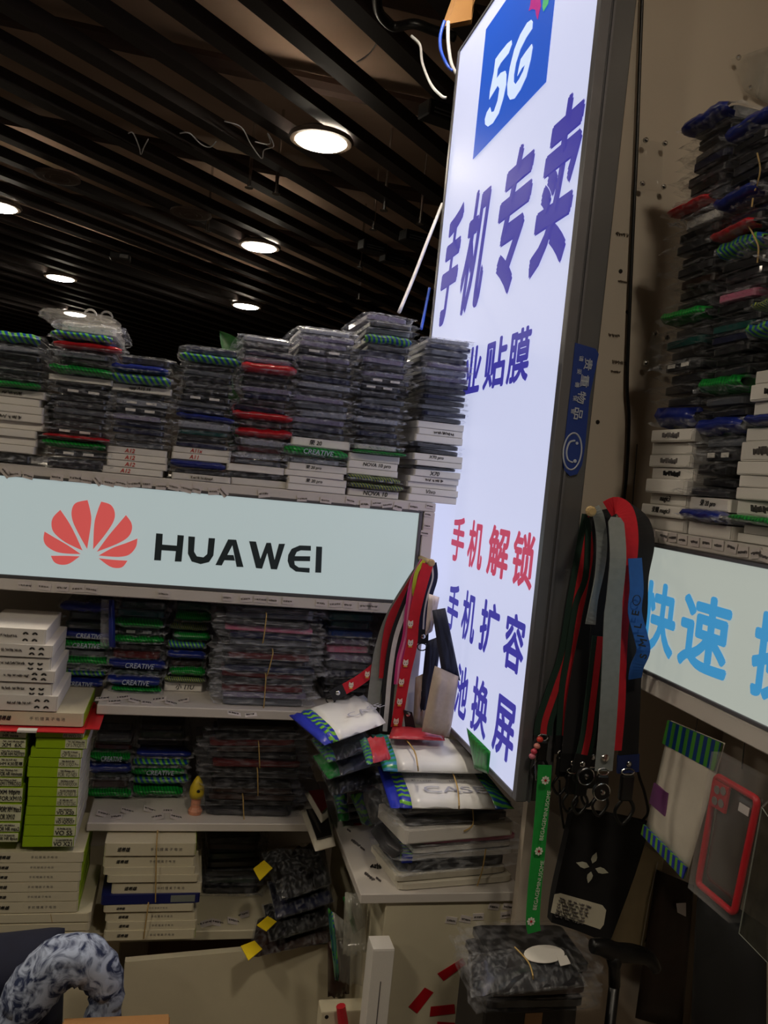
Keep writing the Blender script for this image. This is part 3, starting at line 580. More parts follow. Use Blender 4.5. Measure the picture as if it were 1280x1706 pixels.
for i, (x0, x1, y0, y1, tx) in enumerate(greens):
    e, W, H = px_box(x0, x1, y0, y1, YC-.005, .15, 'lime_box', f'lime green battery box, {oi[i]}{" from the bottom" if 0 < i < 11 else ""} in the column with wide lime fronts', 'box', GC, LIME)
    obj('side_wrap', MB().box((W/2-.0005, .001, H*.03), (W/2+.0006, .149, H*.97)), M_LAV, e)
    obj('label', MB().box((W*.08, -.0006, H*.06), (W*.48, 0, H*.94)), M_PALE, e)
    front_text(e, tx, W*.1, -.001, H*.12, H*.42, M_INK, 'lettering', .02 if i in (0, 1, 2, 3) else 0, 0, 0, W*.36)
    link('fine_print', scribble(i+3, 9), e, (W*.14, -.001, H*.68), (0, 0, 0), (W*.28, 1, H*.4), M_GREYINK)
lefts = [(-40, 30, 1387, 1403, 'FOR HR 8plus'), (-40, 33, 1370, 1386, 'FOR HR max2'), (-38, 35, 1338, 1369, 'FOR: XM max3\nFOR XM10'), (-38, 37, 1311, 1337, 'XM 10pro\nFOR:XM10'), (-38, 36, 1295, 1310, 'XM11TPRO5G'), (-38, 38, 1278, 1294, 'FOR HR Hm/note'), (-36, 39, 1261, 1277, 'HM K30至尊'), (-36, 42, 1247, 1260, 'FOR HM NOTE7'), (-34, 43, 1230, 1246, 'XM  6X'), (-32, 44, 1217, 1229, 'HR note')]
for i, (x0, x1, y0, y1, tx) in enumerate(lefts):
    e, W, H = px_box(x0, x1, y0, y1, YC-.004, .15, 'lime_box', f'pale-labelled lime battery box, {oi[i] if i < 9 else "topmost"}{" from the bottom" if 0 < i < 9 else ""} in the column at the picture edge of the lime pile'.replace(' at the picture edge of the lime pile', ' with long pale labels'), 'box', GC, LIME)
    obj('label', MB().box((-W*.15, -.0006, H*.06), (W*.49, 0, H*.94)), M_PALE, e)
    front_text(e, tx, -W*.02 if '\n' not in tx else -W*.02, -.001, H*.14, H*(.42 if '\n' not in tx else .7), M_INK, 'lettering', .01, 0, 0, W*.5)
    link('fine_print', scribble(i+5, 9), e, (0, -.001, H*.72), (0, 0, 0), (W*.4, 1, H*.3), M_GREYINK)
# red card lying on the lime boxes
P = [onY(x, 1213, YC-.01) for x in (-40, 165)]
zc = onY(60, 1214, YC).z
rc = thing('red_card', 'flat red card sheet lying across the lime boxes under a white box', 'card', (0, YC-.02, zc))
obj('sheet', MB().box((P[0].x, 0, .0005), (P[1].x-.02, .16, .0028), .0006).box((P[1].x-.022, .02, .0005), (P[1].x, .15, .0028), .0006), mat('red card', (196, 24, 38), .45), rc)
obj('white_label', MB().box((P[0].x+.058, -.0006, .0002), (P[0].x+.085, .012, .0034)), M_CARD, rc)
e = battery_box(-30, 138, 1186, 1209, 'flat battery box with green corner, on the red card under petal-marked boxes', textx=.46, d_=.15)
ob = [(-30, 94, 1158, 1184), (-30, 86, 1137, 1157), (-30, 90, 1116, 1136), (-30, 84, 1095, 1115), (-30, 86, 1073, 1094), (-30, 75, 1046, 1072)]
pm = MB()
for k in range(6):
    a = math.radians(15+30*k); c = Vector((math.cos(a), 0, math.sin(a))); s_ = Vector((-math.sin(a), 0, math.cos(a)))
    pm.prism([c*.12, c*.35+s_*.09, c*.5, c*.35-s_*.09], (0, -.02, 0))
PETMARK = pm.mesh('petal_mark', None)
for i, (x0, x1, y0, y1) in enumerate(ob):
    e, W, H = px_box(x0, x1, y0, y1, YC-.002+.004*(i % 2), .15, 'petal_box', f'white box printed with small black petal marks, {["lowest", "second", "third", "fourth", "fifth", "topmost"][i]}{" from the bottom" if 0 < i < 5 else ""} of the column', 'box', GC, M_CARD)
    obj('side_wrap', MB().box((W/2-.0005, .001, H*.03), (W/2+.0006, .149, H*.97)), M_LAV, e)
    for xx in (W*.5-.011, W*.5-.024):
        for zz_ in (.2, .62): link('petal_mark', PETMARK, e, (xx-.004, -.0003, H*zz_), (0, PI if i in (1, 3) else 0, 0), (.009, .03, .009), M_INK)
    link('fine_print', scribble(i, 8), e, (W*.5-.07, -.001, H*.45), (0, 0, 0), (.03, 1, .012), M_GREYINK)

# tied battery boxes on the low shelf
tb = [(172, 324, 1550, 1566, 0), (176, 327, 1535, 1549, 0), (175, 326, 1520, 1534, 0), (172, 322, 1507, 1519, 0), (168, 332, 1490, 1506, 2), (185, 335, 1471, 1489, 0), (178, 330, 1458, 1470, 1), (172, 325, 1445, 1457, 1), (171, 324, 1427, 1444, 0), (173, 325, 1405, 1426, 0)]
ot = ['lowest', 'second', 'third', 'fourth', 'fifth', 'sixth', 'seventh', 'eighth', 'ninth', 'topmost']
M_NAVYBOX = mat('navy card', (24, 32, 92), .4)
for i, (x0, x1, y0, y1, kd) in enumerate(tb):
    lab = {0: 'flat cream battery box with black lettering', 1: 'plain cream battery box', 2: 'navy blue flat box'}[kd]
    lab += f', {ot[i]}{" from the bottom" if 0 < i < 9 else ""} in the tied low stack'
    if kd == 2:
        e, W, H = px_box(x0, x1, y0, y1, 1.365, .12, 'navy_box', lab, 'box', GC, M_NAVYBOX, .02)
        obj('label', MB().box((W*.2, -.0006, H*.15), (W*.45, 0, H*.85)), mat('grey label', (120, 126, 120), .5), e)
    else: battery_box(x0, x1, y0, y1, lab, 1.365+.002*(i % 3), .12, kd == 0, .5, 0, i in (0, 4, 9))
    
# thin threads / rubber bands round bundles
def band(pts, label, r=.0011, name='rubber_band', m=M_BAND): return tag(obj(name, MB().tube(smooth_path(pts, 4), r, 5), m), label, 'rubber band')
def vband(x0, y0, x1, y1, Y, label, dep=.06): # a band down the front of a bundle and over its top and bottom
    a = onY(x0, y0, Y); c = onY(x1, y1, Y)
    band([a+Vector((0, dep, .003)), a+Vector((0, .004, .002)), a*.75+c*.25+Vector((0, -.003, 0)), a*.25+c*.75+Vector((0, -.003, 0)), c+Vector((0, .002, 0))], label)
vband(444, 1025, 438, 1072, 1.413, 'pale rubber band round the top of the wide bundle')
vband(455, 1088, 444, 1128, 1.413, 'tan rubber band round the middle of the wide bundle')
vband(443, 1128, 439, 1184, 1.413, 'tan rubber band round the foot of the wide bundle')
vband(431, 1240, 433, 1280, 1.42, 'tan rubber band round the top of the wide black bundle')
vband(429, 1285, 430, 1326, 1.42, 'tan rubber band round the middle of the wide black bundle')
vband(405, 1332, 407, 1374, 1.42, 'tan rubber band round the foot of the wide black bundle')
vband(261, 1405, 259, 1504, 1.361, 'thin tan thread tying the upper battery boxes'); vband(247, 1508, 239, 1565, 1.361, 'thin tan thread tying the lower battery boxes')

# ================================================================== CORNER COUNTER AND ITS PILE
ZB = .90
cp = thing('corner_counter', 'cream corner counter with red tape strips on its front, under the package pile', 'counter', (.29, 1.165, 0))
def cl(p): return Vector(p)-Vector((.29, 1.165, 0))
obj('top_board', MB().box((0, 0, .886), (.25, .44, ZB), .001), M_WHITE, cp)
obj('front_panel', MB().box((.04, .006, 0), (.245, .02, .886), .001), M_CARD2, cp)
obj('side_panel', MB().box((.04, .02, 0), (.054, .43, .886)), M_CARD2, cp)
obj('edge_post', MB().box((.2465, .004, 0), (.262, .03, .884), .001), M_BEIGE, cp)
M_TAPE = mat('red tape', (176, 16, 30), .4)
for a in ([(729, 1622), (771, 1596), (776, 1606), (739, 1634)], [(681, 1677), (708, 1645), (722, 1653), (695, 1688)], [(718, 1677), (757, 1673), (758, 1688), (716, 1693)], [(729, 1702), (785, 1706), (784, 1722), (727, 1718)], [(774, 1632), (780, 1623), (786, 1634)]):
    obj('red_tape', MB().prism([cl(onY(x, y, 1.1706)) for x, y in a], (0, -.0008, 0)), M_TAPE, cp)
for k, (x, y) in enumerate(((752, 1533), (776, 1531), (797, 1527), (823, 1510), (847, 1510), (843, 1524), (842, 1543), (838, 1562), (840, 1575))):
    p = cl(onY(x, y, 1.1706)); sticker(cp, tuple(p), .017, .01, (0, q.uniform(-.2, .2), 0), k+4)
for k, (x, y, s_) in enumerate(((552, 1325, .02), (560, 1345, .022), (566, 1358, .02), (578, 1382, .012), (584, 1400, .03), (600, 1412, .014), (606, 1455, .03), (626, 1463, .014))):
    p = cl(onZ(x, y, ZB+.0008)); link('pen_mark', scribble(k+20, 5), cp, tuple(p), (-PI/2, 0, -1.2), (s_*.8, 1, s_*.5), M_GREYINK)
for k, (x, y) in enumerate(((588, 1353), (594, 1363), (596, 1373))):
    p = cl(onZ(x, y, ZB+.0006)); obj('red_mark', MB().box((p.x-.0065, p.y-.0035, p.z), (p.x+.0065, p.y+.0035, p.z+.0006)), M_TAPE, cp)
p = cl(onZ(616, 1438, ZB+.0008)); link('character', text_mesh('专', .02), cp, tuple(p), (0, 0, -1.75), (.019, .019, .019), M_INK)
p = cl(onZ(642, 1432, ZB+.0008)); link('character', text_mesh('业', .02), cp, tuple(p), (0, 0, -1.75), (.014, .014, .014), M_INK)

def qbag(name, label, cat, P, h, segs, puff=.004, seed=0, group=None, rough=.002, nu=10, nv=7, wrap=None):
    """puffy flat package whose top face runs through 4 world points (front left, front right, back right, back left)"""
    qq = random.Random(seed); P = [Vector(p) for p in P]; o = (P[0]+P[1]+P[2]+P[3])/4
    nrm = (P[1]-P[0]).cross(P[3]-P[0]).normalized(); o0 = o-nrm*h
    t = thing(name, label, cat, o0, group=group); parts = {}
    P_, h_, r_ = P, h, rough
    for u0_, u1_, pn, m in segs+([(0, 1, 'bag', wrap)] if wrap else []):
        wr = pn == 'bag' and wrap is not None; P = [o.lerp(p, 1.05)+nrm*h_*.15 for p in P_] if wr else P_; h = h_*1.25 if wr else h_; rough = .003 if wr else r_; nv = 9 if wr else 7
        n1 = max(3, round(nu*(u1_-u0_))+1); top = []; bot = []
        for i in range(n1+1):
            u = u0_+(u1_-u0_)*i/n1
            for j in range(nv+1):
                v = j/nv; p = P[0]*(1-u)*(1-v)+P[1]*u*(1-v)+P[2]*u*v+P[3]*(1-u)*v
                e = min(1, 6*min(u, 1-u)+.15)*min(1, 5*min(v, 1-v)+.15)
                nz = qq.uniform(-rough, rough) if 0 < i < n1 else 0
                top.append((p-nrm*(h/2*(1-e))+nrm*(puff*e*.6+nz)-o0)[:]); bot.append((p-nrm*(h-h/2*(1-e))-o0)[:])
        k = nv+1; N = len(top); fs = []
        for i in range(n1):
            for j in range(nv):
                a = i*k+j; fs += [(a, a+k, a+k+1, a+1), (N+a, N+a+1, N+a+k+1, N+a+k)]
        for i in range(n1):
            a = i*k; fs.append((a, N+a, N+a+k, a+k)); a = i*k+nv; fs.append((a, a+k, N+a+k, N+a))
        for j in range(nv): fs.append((j, j+1, N+j+1, N+j)); a = n1*k+j; fs.append((a, N+a, N+a+1, a+1))
        parts[pn] = obj(pn, MB().add(top+bot, fs), m, t, not wr)
    return t, parts, P_, nrm, o0
def qtext(t, P, nrm, o0, body, u, v, h, m, bold=0, name='lettering', lift=.0045, wscale=1):
    ex = (P[1]-P[0]).normalized(); ey = nrm.cross(ex)
    p = P[0]*(1-u)*(1-v)+P[1]*u*(1-v)+P[2]*u*v+P[3]*(1-u)*v+nrm*lift-o0
    o = link(name, text_mesh(body, bold) if isinstance(body, str) else body, t, m=m)
    M = Matrix((ex*h*wscale, ey*h, nrm*h)).transposed().to_4x4(); M.translation = p; o.matrix_local = M; return o
PRINT = mat('white printed film', (220, 220, 220), .3, grain=.04, gscale=20, bump=.15); SB = stripes('blue lime end', (34, 52, 170), (110, 178, 44), .5, 0, 9, .55); SG = stripes('green teal end', (16, 120, 60), (30, 150, 70), 3, 0, 8, .5)
STEAL = stripes('teal lime end', (20, 60, 120), (70, 140, 50), .6, .3, 8, .5); SAQUA = stripes('aqua green end', (70, 150, 190), (40, 150, 90), .4, 0, 10, .5)
M_NAVY2 = mat('blue end', (38, 50, 170), .35)
def zq(pts, z):
    if isinstance(z, (int, float)): z = [z]*4
    return [onZ(x, y, zz_) for (x, y), zz_ in zip(pts, z)]
GP = 'packages piled on the corner counter'
# pile frame
P0 = onZ(662, 1488, ZB); P1 = onZ(852, 1472, ZB); UX = (P1-P0).normalized(); UY = Vector((-UX.y, UX.x, 0)); LP = (P1-P0).length; RP = math.atan2(UX.y, UX.x)
def layer(z, h, kind, col, label, dx=0, dy=0, L=1.0, D=.1, rz=0, name='phone_case_pack', cat='phone case', fl=None, seed=0):
    o = P0+UX*(LP/2+dx)+UY*dy; qq = random.Random(seed)
    t = thing(name, label, cat, (o.x, o.y, z), (0, 0, RP+rz), GP)
    if kind == 'tray':
        link('tray', CASE, t, sc=(LP*L/.9, D/.9, h*1.25), loc=(0, 0, -h*.1), m=mat('cream plastic', (206, 200, 184), .35)); link('inset', CASE, t, sc=(LP*L*.9/.9, D*.86/.9, h*.3), loc=(0, D*.07, h*.8), m=cm('grey'))
    elif kind == 'box': link('carton', BOX, t, sc=(LP*L, D, h), m=cm(col) if col in COL else M_CARD); link('end_flap', FLAP, t, sc=(LP*L, .2, h), loc=(0, -.0004, 0), m=cm(col) if col in COL else M_CARD)
    else:
        link('phone_case', CASE, t, sc=(LP*L, D, h), m=cm(col)); link('bag', FILMS[seed % 16], t, sc=(LP*L, D, h*1.05), m=fl or F_CLEAR)
        if kind == 'e':
            link('printed_end', BOX, t, sc=(.016, D*.96, h*1.02), loc=(-LP*L/2+.006, -.004, 0), m=SB)
    return t
layer(.9005, .012, 'tray', 'white', 'lower cream phone tray at the very bottom of the package pile', .004, 0, 1.0, .11)
layer(.9125, .012, 'tray', 'white', 'upper cream phone tray under the bagged dark case', -.004, .004, .98, .11, .02)
layer(.9245, .018, 'b', 'black', 'black bagged phone case lying on the cream trays', .004, .006, .95, .1, .03, seed=1)
layer(.9425, .012, 'e', 'white', 'thin white package with blue-green end above the black bagged case', .008, .004, 1.02, .1, -.03, seed=2)
layer(.9545, .011, 'b', 'white', 'thin white bagged package under the pink-ended one', .01, .002, .98, .1, .04, seed=3)
layer(.9655, .010, 'b', 'pink', 'pink bagged phone case below the plain white box', .02, .004, .92, .1, 0, seed=4)
layer(.9755, .021, 'box', 'w', 'plain white box in the middle of the package pile', -.004, -.004, .97, .1, .05, name='white_box', cat='box')
layer(.9965, .017, 'b', 'charcoal', 'charcoal bagged phone case lying on the plain white box', -.006, 0, 1.0, .1, .03, seed=5)
layer(1.0135, .016, 'b', 'grey', 'grey bagged phone case below the package marked CASE', 0, 0, .99, .1, .0, seed=6)
P = zq([(652, 1338), (858, 1340), (806, 1276), (630, 1270)], [1.042, 1.040, 1.05, 1.052])
t, pr, P, nr, o0 = qbag('printed_package', 'white package printed CASE with blue-green striped ends on the pile', 'package', P, .014, [(0, .08, 'blue_edge', M_NAVY2), (.08, .17, 'striped_end', SB), (.17, .84, 'body', PRINT), (.84, 1, 'far_striped_end', STEAL)], .004, 1, GP)
qtext(t, P, nr, o0, 'CASE', .3, .2, .02, mat('faint outline print', (166, 168, 186), .5), 0, wscale=1.5); qtext(t, P, nr, o0, scribble(3, 9), .22, .8, .03, M_GREYINK, name='fine_print'); 
for k in range(4): o = link('fine_print', scribble(k+30, 8), t); ex = (P[1]-P[0]).normalized(); ey = nr.cross(ex); pp = P[0].lerp(P[1], .22 if k < 2 else .55).lerp(P[3].lerp(P[2], .22 if k < 2 else .55), .5+.13*(k % 2))+nr*.0045-o0; M = Matrix((ex*.03, nr*.02, -ey*.02)).transposed().to_4x4(); M.translation = pp; o.matrix_local = M; o.data.materials.append(M_GREYINK) if not o.data.materials else None
P = zq([(640, 1276), (806, 1280), (775, 1228), (620, 1216)], [1.073, 1.071, 1.082, 1.083])
t, pr, P, nr, o0 = qbag('printed_package', 'plain white package with aqua striped end, topmost on the pile', 'package', P, .016, [(0, .14, 'striped_end', SAQUA), (.14, 1, 'body', PRINT)], .005, 2, GP)
P = zq([(648, 1227), (742, 1231), (736, 1212), (655, 1207)], 1.098)
qbag('red_package', 'red bagged package behind the topmost white package', 'package', P, .006, [(0, 1, 'body', mat('red film print', (176, 50, 58), .3))], .001, 3, GP, .001)
# green printed header standing at the lit face
A = [onX(x, y, .438) for x, y in ((789, 1280), (812, 1290), (816, 1252), (776, 1212))]
qbag('green_header', 'green printed bag header standing against the lower edge of the tall sign', 'package', A, .003, [(0, 1, 'header', SG)], .001, 4, GP, .0005)
# bands over the pile
def zband(pts, label, z): band([onZ(x, y, zz_) for (x, y), zz_ in zip(pts, z)], label, .0012)
zband([(668, 1222), (690, 1250), (696, 1276), (697, 1284)], 'tan rubber band round the topmost white package', [1.092, 1.089, 1.082, 1.068])
zband([(752, 1280), (762, 1310), (765, 1338), (765, 1348)], 'tan rubber band round the package marked CASE', [1.059, 1.056, 1.05, 1.04])
b0 = P0+UX*LP*.62; band([b0+Vector((0, -.006, .128))+UX*-.012, b0+Vector((0, -.008, .1))+UX*-.008, b0+Vector((0, -.008, .09))+UX*-.022], 'short rubber band across the grey bagged cases')
b1 = P0+UX*LP*.72; band([b1+Vector((0, -.006, .06)), b1+Vector((0, -.008, .03))-UX*.003, b1+Vector((0, -.006, .004))-UX*.008], 'rubber band round the cream trays')
# packages behind, to the left of the pile
GB = 'loose packages heaped beside the pile'
def lq(pts, z, h, name, label, segs, seed, cat='package', puff=.004, rough=.003): return qbag(name, label, cat, zq(pts, z), h, segs, puff, seed, GB, rough, wrap=F_WRAP if rough > .0035 else None)
DK = cm('black'); CLR = F_CLEAR
t, pr, P, nr, o0 = lq([(541, 1233), (643, 1196), (606, 1150), (482, 1184)], [1.112, 1.125, 1.13, 1.115], .016, 'printed_package', 'white package with blue-lime striped end leaning beside the lanyards', [(0, .1, 'blue_edge', M_NAVY2), (.1, .22, 'striped_end', SB), (.22, 1, 'body', PRINT)], 11)
qtext(t, P, nr, o0, 'CASE', .55, .25, .016, mat('faint outline print', (166, 168, 186), .5), 0, wscale=1.5)
lq([(548, 1262), (624, 1240), (606, 1207), (520, 1225)], 1.085, .014, 'phone_case_pack', 'dark phone case in crumpled clear bag under the leaning white package', [(0, .15, 'striped_end', STEAL), (.15, 1, 'body', cm('charcoal'))], 12, 'phone case', .003, .0036)
lq([(548, 1290), (640, 1262), (618, 1230), (522, 1252)], 1.058, .014, 'phone_case_pack', 'clear bag with green end drooping beside the leaning white package', [(0, .2, 'green_end', ST_G), (.2, 1, 'body', cm('grey'))], 13, 'phone case', .003, .0036)
lq([(556, 1315), (645, 1292), (625, 1262), (540, 1282)], 1.03, .017, 'phone_case_pack', 'black bagged case fourth from the bottom of the loose heap', [(0, 1, 'body', cm('black'))], 14, 'phone case', .003, .0036)
for k, (z_, c_, lab_) in enumerate(((.924, 'black', 'black bagged case lying on the counter, lowest of the loose heap'), (.951, 'charcoal', 'charcoal bagged case with lime end, second from the bottom of the loose heap'), (.979, 'brown', 'brown bagged case, third from the bottom of the loose heap'))):
    dy_ = (.99-z_)*560
    lq([(566-2*k, 1326+dy_*.9), (640, 1312+dy_*.9), (628, 1282+dy_*.85), (559-3*k, 1296+dy_*.85)], z_, .018, 'phone_case_pack', lab_, [(0, .22, 'striped_end', STEAL if k else ST_G), (.22, 1, 'body', cm(c_))], 60+k, 'phone case', .003, .0036)
lq([(612, 1268), (652, 1258), (640, 1222), (600, 1228)], 1.106, .010, 'red_package', 'small red package in a clear striped bag beside the topmost white package', [(0, .25, 'striped_end', STEAL), (.25, 1, 'body', mat('red film print', (176, 50, 58), .3))], 16)
lq([(604, 1378), (644, 1372), (630, 1318), (582, 1330)], [.93, .96, 1.012, 1.004], .01, 'phone_case_pack', 'bag with teal-lime striped end drooping over the counter edge', [(0, .45, 'striped_end', STEAL), (.45, 1, 'body', cm('grey'))], 17, 'phone case', .004, .004)
lq([(641, 1425), (652, 1411), (626, 1364), (611, 1382)], [.955, .97, .97, .955], .03, 'phone_case_pack', 'slim grey case leaning on edge against the package pile', [(0, 1, 'body', mat('grey rubber', (70, 70, 74), .4))], 18, 'phone case', .002, .0008)
# white-rimmed cases at the shelf end
for k, (pts, z, inner, lab) in enumerate((([(536, 1365), (549, 1354), (540, 1312), (508, 1316)], .934, 'darkred', 'white-rimmed phone case with red back at the middle shelf end'), ([(526, 1412), (560, 1403), (546, 1340), (502, 1345)], .917, 'black', 'white-rimmed phone case with black back at the middle shelf end'))):
    lq(pts, z, .012, 'phone_case', lab, [(0, 1, 'rim', mat('cream plastic', (206, 200, 184), .35))], 20+k, 'phone case', .002, .0003)
    o = bpy.context.scene.objects; P = zq(pts, z); c = sum(P, Vector())/4
    ch = MB().prism([c.lerp(p, .74)+Vector((0, 0, .002)) for p in P], (0, 0, .002)); par = [x for x in C.objects if x.get('label') == lab][0]
    for i, v in enumerate(ch.v): ch.v[i] = tuple(Vector(v)-par.location)
    obj('back_plate', ch, cm(inner), par)

# dark bags with yellow tags sliding off the low shelf
YEL = mat('yellow tag', (206, 180, 20), .5)
def tagged(pts, z, h, label, seed, tagpx=None, col='black', segs=None):
    t, pr, P, nr, o0 = qbag('phone_case_pack', label, 'phone case', zq(pts, z), h, segs or [(0, 1, 'body', cm(col))], .004, seed, 'dark bags heaped on the low shelf', .005, wrap=F_WRAP)
    if tagpx:
        zt = z if isinstance(z, float) else z[0]
        obj('yellow_tag', MB().prism([onZ(x, y, zt+.012)-o0 for x, y in tagpx], (0, 0, .001)), YEL, t)
tagged([(418, 1585), (558, 1558), (552, 1500), (430, 1525)], .741, .016, 'brown-rimmed bagged case with yellow tag at the front of the low shelf', 31, [(401, 1577), (424, 1568), (437, 1582), (414, 1601)], 'brown')
tagged([(452, 1558), (556, 1528), (548, 1475), (440, 1500)], .771, .018, 'black bagged case with two yellow tags, middle of the low heap', 32, [(428, 1542), (446, 1527), (461, 1536), (444, 1552)])
tagged([(462, 1520), (556, 1492), (545, 1440), (448, 1460)], .802, .02, 'dark navy bagged case in the middle of the low heap', 33, None, 'navy')
tagged([(470, 1488), (552, 1462), (540, 1396), (438, 1412)], .833, .02, 'black glossy bagged case with yellow tag on top of the low heap', 34, [(422, 1448), (440, 1434), (454, 1447), (433, 1468)])
# clear bags stuffed between low shelf and counter
def vq(pts, Y): return [onY(x, y, Y) for x, y in ((pts[0]), (pts[1]), (pts[2]), (pts[3]))]
GF = 'bags stuffed beside the counter front'
qbag('clear_bag', 'clear bag with white and brown case wedged beside the counter', 'bag', vq([(574, 1600), (614, 1592), (610, 1500), (578, 1495)], 1.215), .03, [(0, 1, 'body', film('clear heap film', (180, 180, 170), .4))], .006, 41, GF, .008)
qbag('phone_case_pack', 'green-ended package wedged upright beside the counter', 'phone case', vq([(590, 1560), (608, 1546), (600, 1490), (572, 1498)], 1.258), .012, [(0, .35, 'green_end', ST_G), (.35, 1, 'body', cm('white'))], .003, 42, GF, .002)
qbag('phone_case_pack', 'brown bagged case wedged low beside the counter', 'phone case', vq([(548, 1668), (584, 1662), (586, 1570), (548, 1575)], 1.285), .02, [(0, 1, 'body', cm('brown'))], .004, 43, GF, .006)
qbag('clear_bag', 'crumpled clear bag with green stripes below the yellow tags', 'bag', vq([(560, 1640), (606, 1650), (604, 1560), (548, 1520)], 1.172), .02, [(0, .14, 'green_end', STEAL), (.14, 1, 'body', film('clear heap film', (180, 180, 170), .4))], .005, 44, GF, .008)
e, W, H = px_box(604, 640, 1582, 1760, 1.12, .035, 'white_box', 'tall narrow white box standing against the counter front', 'box', None, M_CARD, 0)
obj('spine_print', MB().box((-.001, -.0005, H*.3), (.0005, 0, H*.7)), M_GREYINK, e)
e, W, H = px_box(526, 600, 1685, 1790, 1.2, .03, 'white_box', 'white box with a punched hole below the wedged bags', 'box', None, M_CARD2, 0)
obj('punched_hole', MB().lathe([(.003, -.0004), (.003, 0)], 10, 'y', (-W*.38, 0, H*.92)), M_INK, e)
tag(obj('red_marker', MB().tube([onY(570, 1740, 1.19), onY(572, 1705, 1.19), onY(568, 1676, 1.19)], [.006, .008, .007], 9), mat('red plastic', (186, 40, 50), .35)), 'red marker standing in front of the punched white box', 'marker')
# leaning board under the low shelf
T1 = onY(208, 1603, 1.35); T2 = onY(412, 1584, 1.35); T3 = onY(572, 1571, 1.35)
tag(obj('leaning_board', MB().prism([T1, T2, T3, Vector((T3.x, 1.35, 0)), Vector((T1.x, 1.35, 0))], (0, .014, 0)), M_CARD2), 'large cream board leaning below the low shelf', 'board')
zc2 = onY(250, 1693, 1.08).z
e = thing('cardboard_box', 'brown cardboard box below the cream leaning board', 'box', (-.03, .98, 0))
KRAFT = mat('kraft card', (150, 108, 62), .7)
obj('carton', MB().box((-.065, 0, 0), (.065, .1, zc2), .002), KRAFT, e); obj('flap', MB().box((-.063, .002, zc2+.0005), (.063, .048, zc2+.003)), KRAFT, e); obj('flap', MB().box((-.063, .052, zc2+.0005), (.063, .098, zc2+.003)), KRAFT, e)
# patterned cloth and navy jacket
def cloth_mat():
    m = mat('blue patterned cloth', (150, 165, 195), .85, grain=.0); nt = m.node_tree; b = nt.nodes['Principled BSDF']
    tc = nt.nodes.new('ShaderNodeTexCoord'); wv = nt.nodes.new('ShaderNodeTexNoise'); wv.inputs['Scale'].default_value = 34; wv.inputs['Detail'].default_value = 6; wv.inputs['Distortion'].default_value = 2.2
    cr = nt.nodes.new('ShaderNodeValToRGB'); cr.color_ramp.elements[0].position = .4; cr.color_ramp.elements[0].color = lin((28, 40, 76))+(1,); cr.color_ramp.elements[1].position = .58; cr.color_ramp.elements[1].color = lin((168, 180, 206))+(1,)
    nt.links.new(tc.outputs['Object'], wv.inputs['Vector']); nt.links.new(wv.outputs['Fac'], cr.inputs[0]); nt.links.new(cr.outputs[0], b.inputs['Base Color']); return m
MC = cloth_mat()
YK = 1.12
ck = thing('patterned_cloth', 'blue and white patterned cloth twisted into an arch by the cream boxes', 'cloth', onY(90, 1700, YK))
pts = [onY(x, y, YK) for x, y in ((-30, 1760), (20, 1700), (62, 1640), (105, 1602), (150, 1604), (176, 1642), (172, 1690), (150, 1740))]
qq = random.Random(5); pa = smooth_path(pts, 5); n = len(pa)
rad = [.022+.012*math.sin(PI*min(1, i/(n*.75)))+qq.uniform(-.002, .002) for i in range(n)]
cmb = MB().tube([p-ck.location for p in pa], rad, 14)
obj('cloth', cmb, MC, ck, True)
for k in range(3):
    off = Vector((.006*k-.004, -.014+.004*k, .010-.010*k)); obj('fold', MB().tube([p-ck.location+off for p in pa[6+4*k:n-8]], [r*.55 for r in rad[6+4*k:n-8]], 10), MC, ck, True)
nj = [onY(x, y, 1.2) for x, y in ((-40, 1760), (95, 1760), (100, 1576), (-40, 1592))]
qbag('navy_jacket', 'dark navy garment lying behind the patterned cloth', 'garment', nj, .09, [(0, 1, 'fabric', mat('navy cloth', (18, 22, 44), .9, grain=.15))], .02, 51, None, .004)
# ================================================================== SMALL THINGS ON THE SHELVES
p = onY(326, 1342, 1.44); fg = thing('figurine', 'small figurine with yellow cap on a peach stand on the middle shelf', 'figurine', (p.x, 1.44, Z2))
obj('stand', MB().lathe([(.011, 0), (.012, .006), (.008, .012), (.008, .024), (.010, .028)], 14), mat('peach plastic', (206, 140, 110), .5), fg)
obj('cap', MB().lathe([(.011, .028), (.0125, .036), (.0115, .046), (.007, .056), (.002, .064)], 14), mat('yellow plastic', (206, 180, 40), .45), fg, True)
obj('eye', MB().lathe([(.003, -.0118), (.002, -.0125)], 10, 'y', (.002, 0, .042)), M_INK, fg)
vb = [onY(x, y, 1.455) for x, y in ((166, 1078), (192, 1080), (190, 1000), (168, 1000))]
qbag('blue_bag', 'navy-blue package standing upright between two shelf stacks', 'package', vb, .012, [(0, .6, 'body', F_MILK), (.6, 1, 'blue_edge', ST_N)], .003, 52, None, .003)
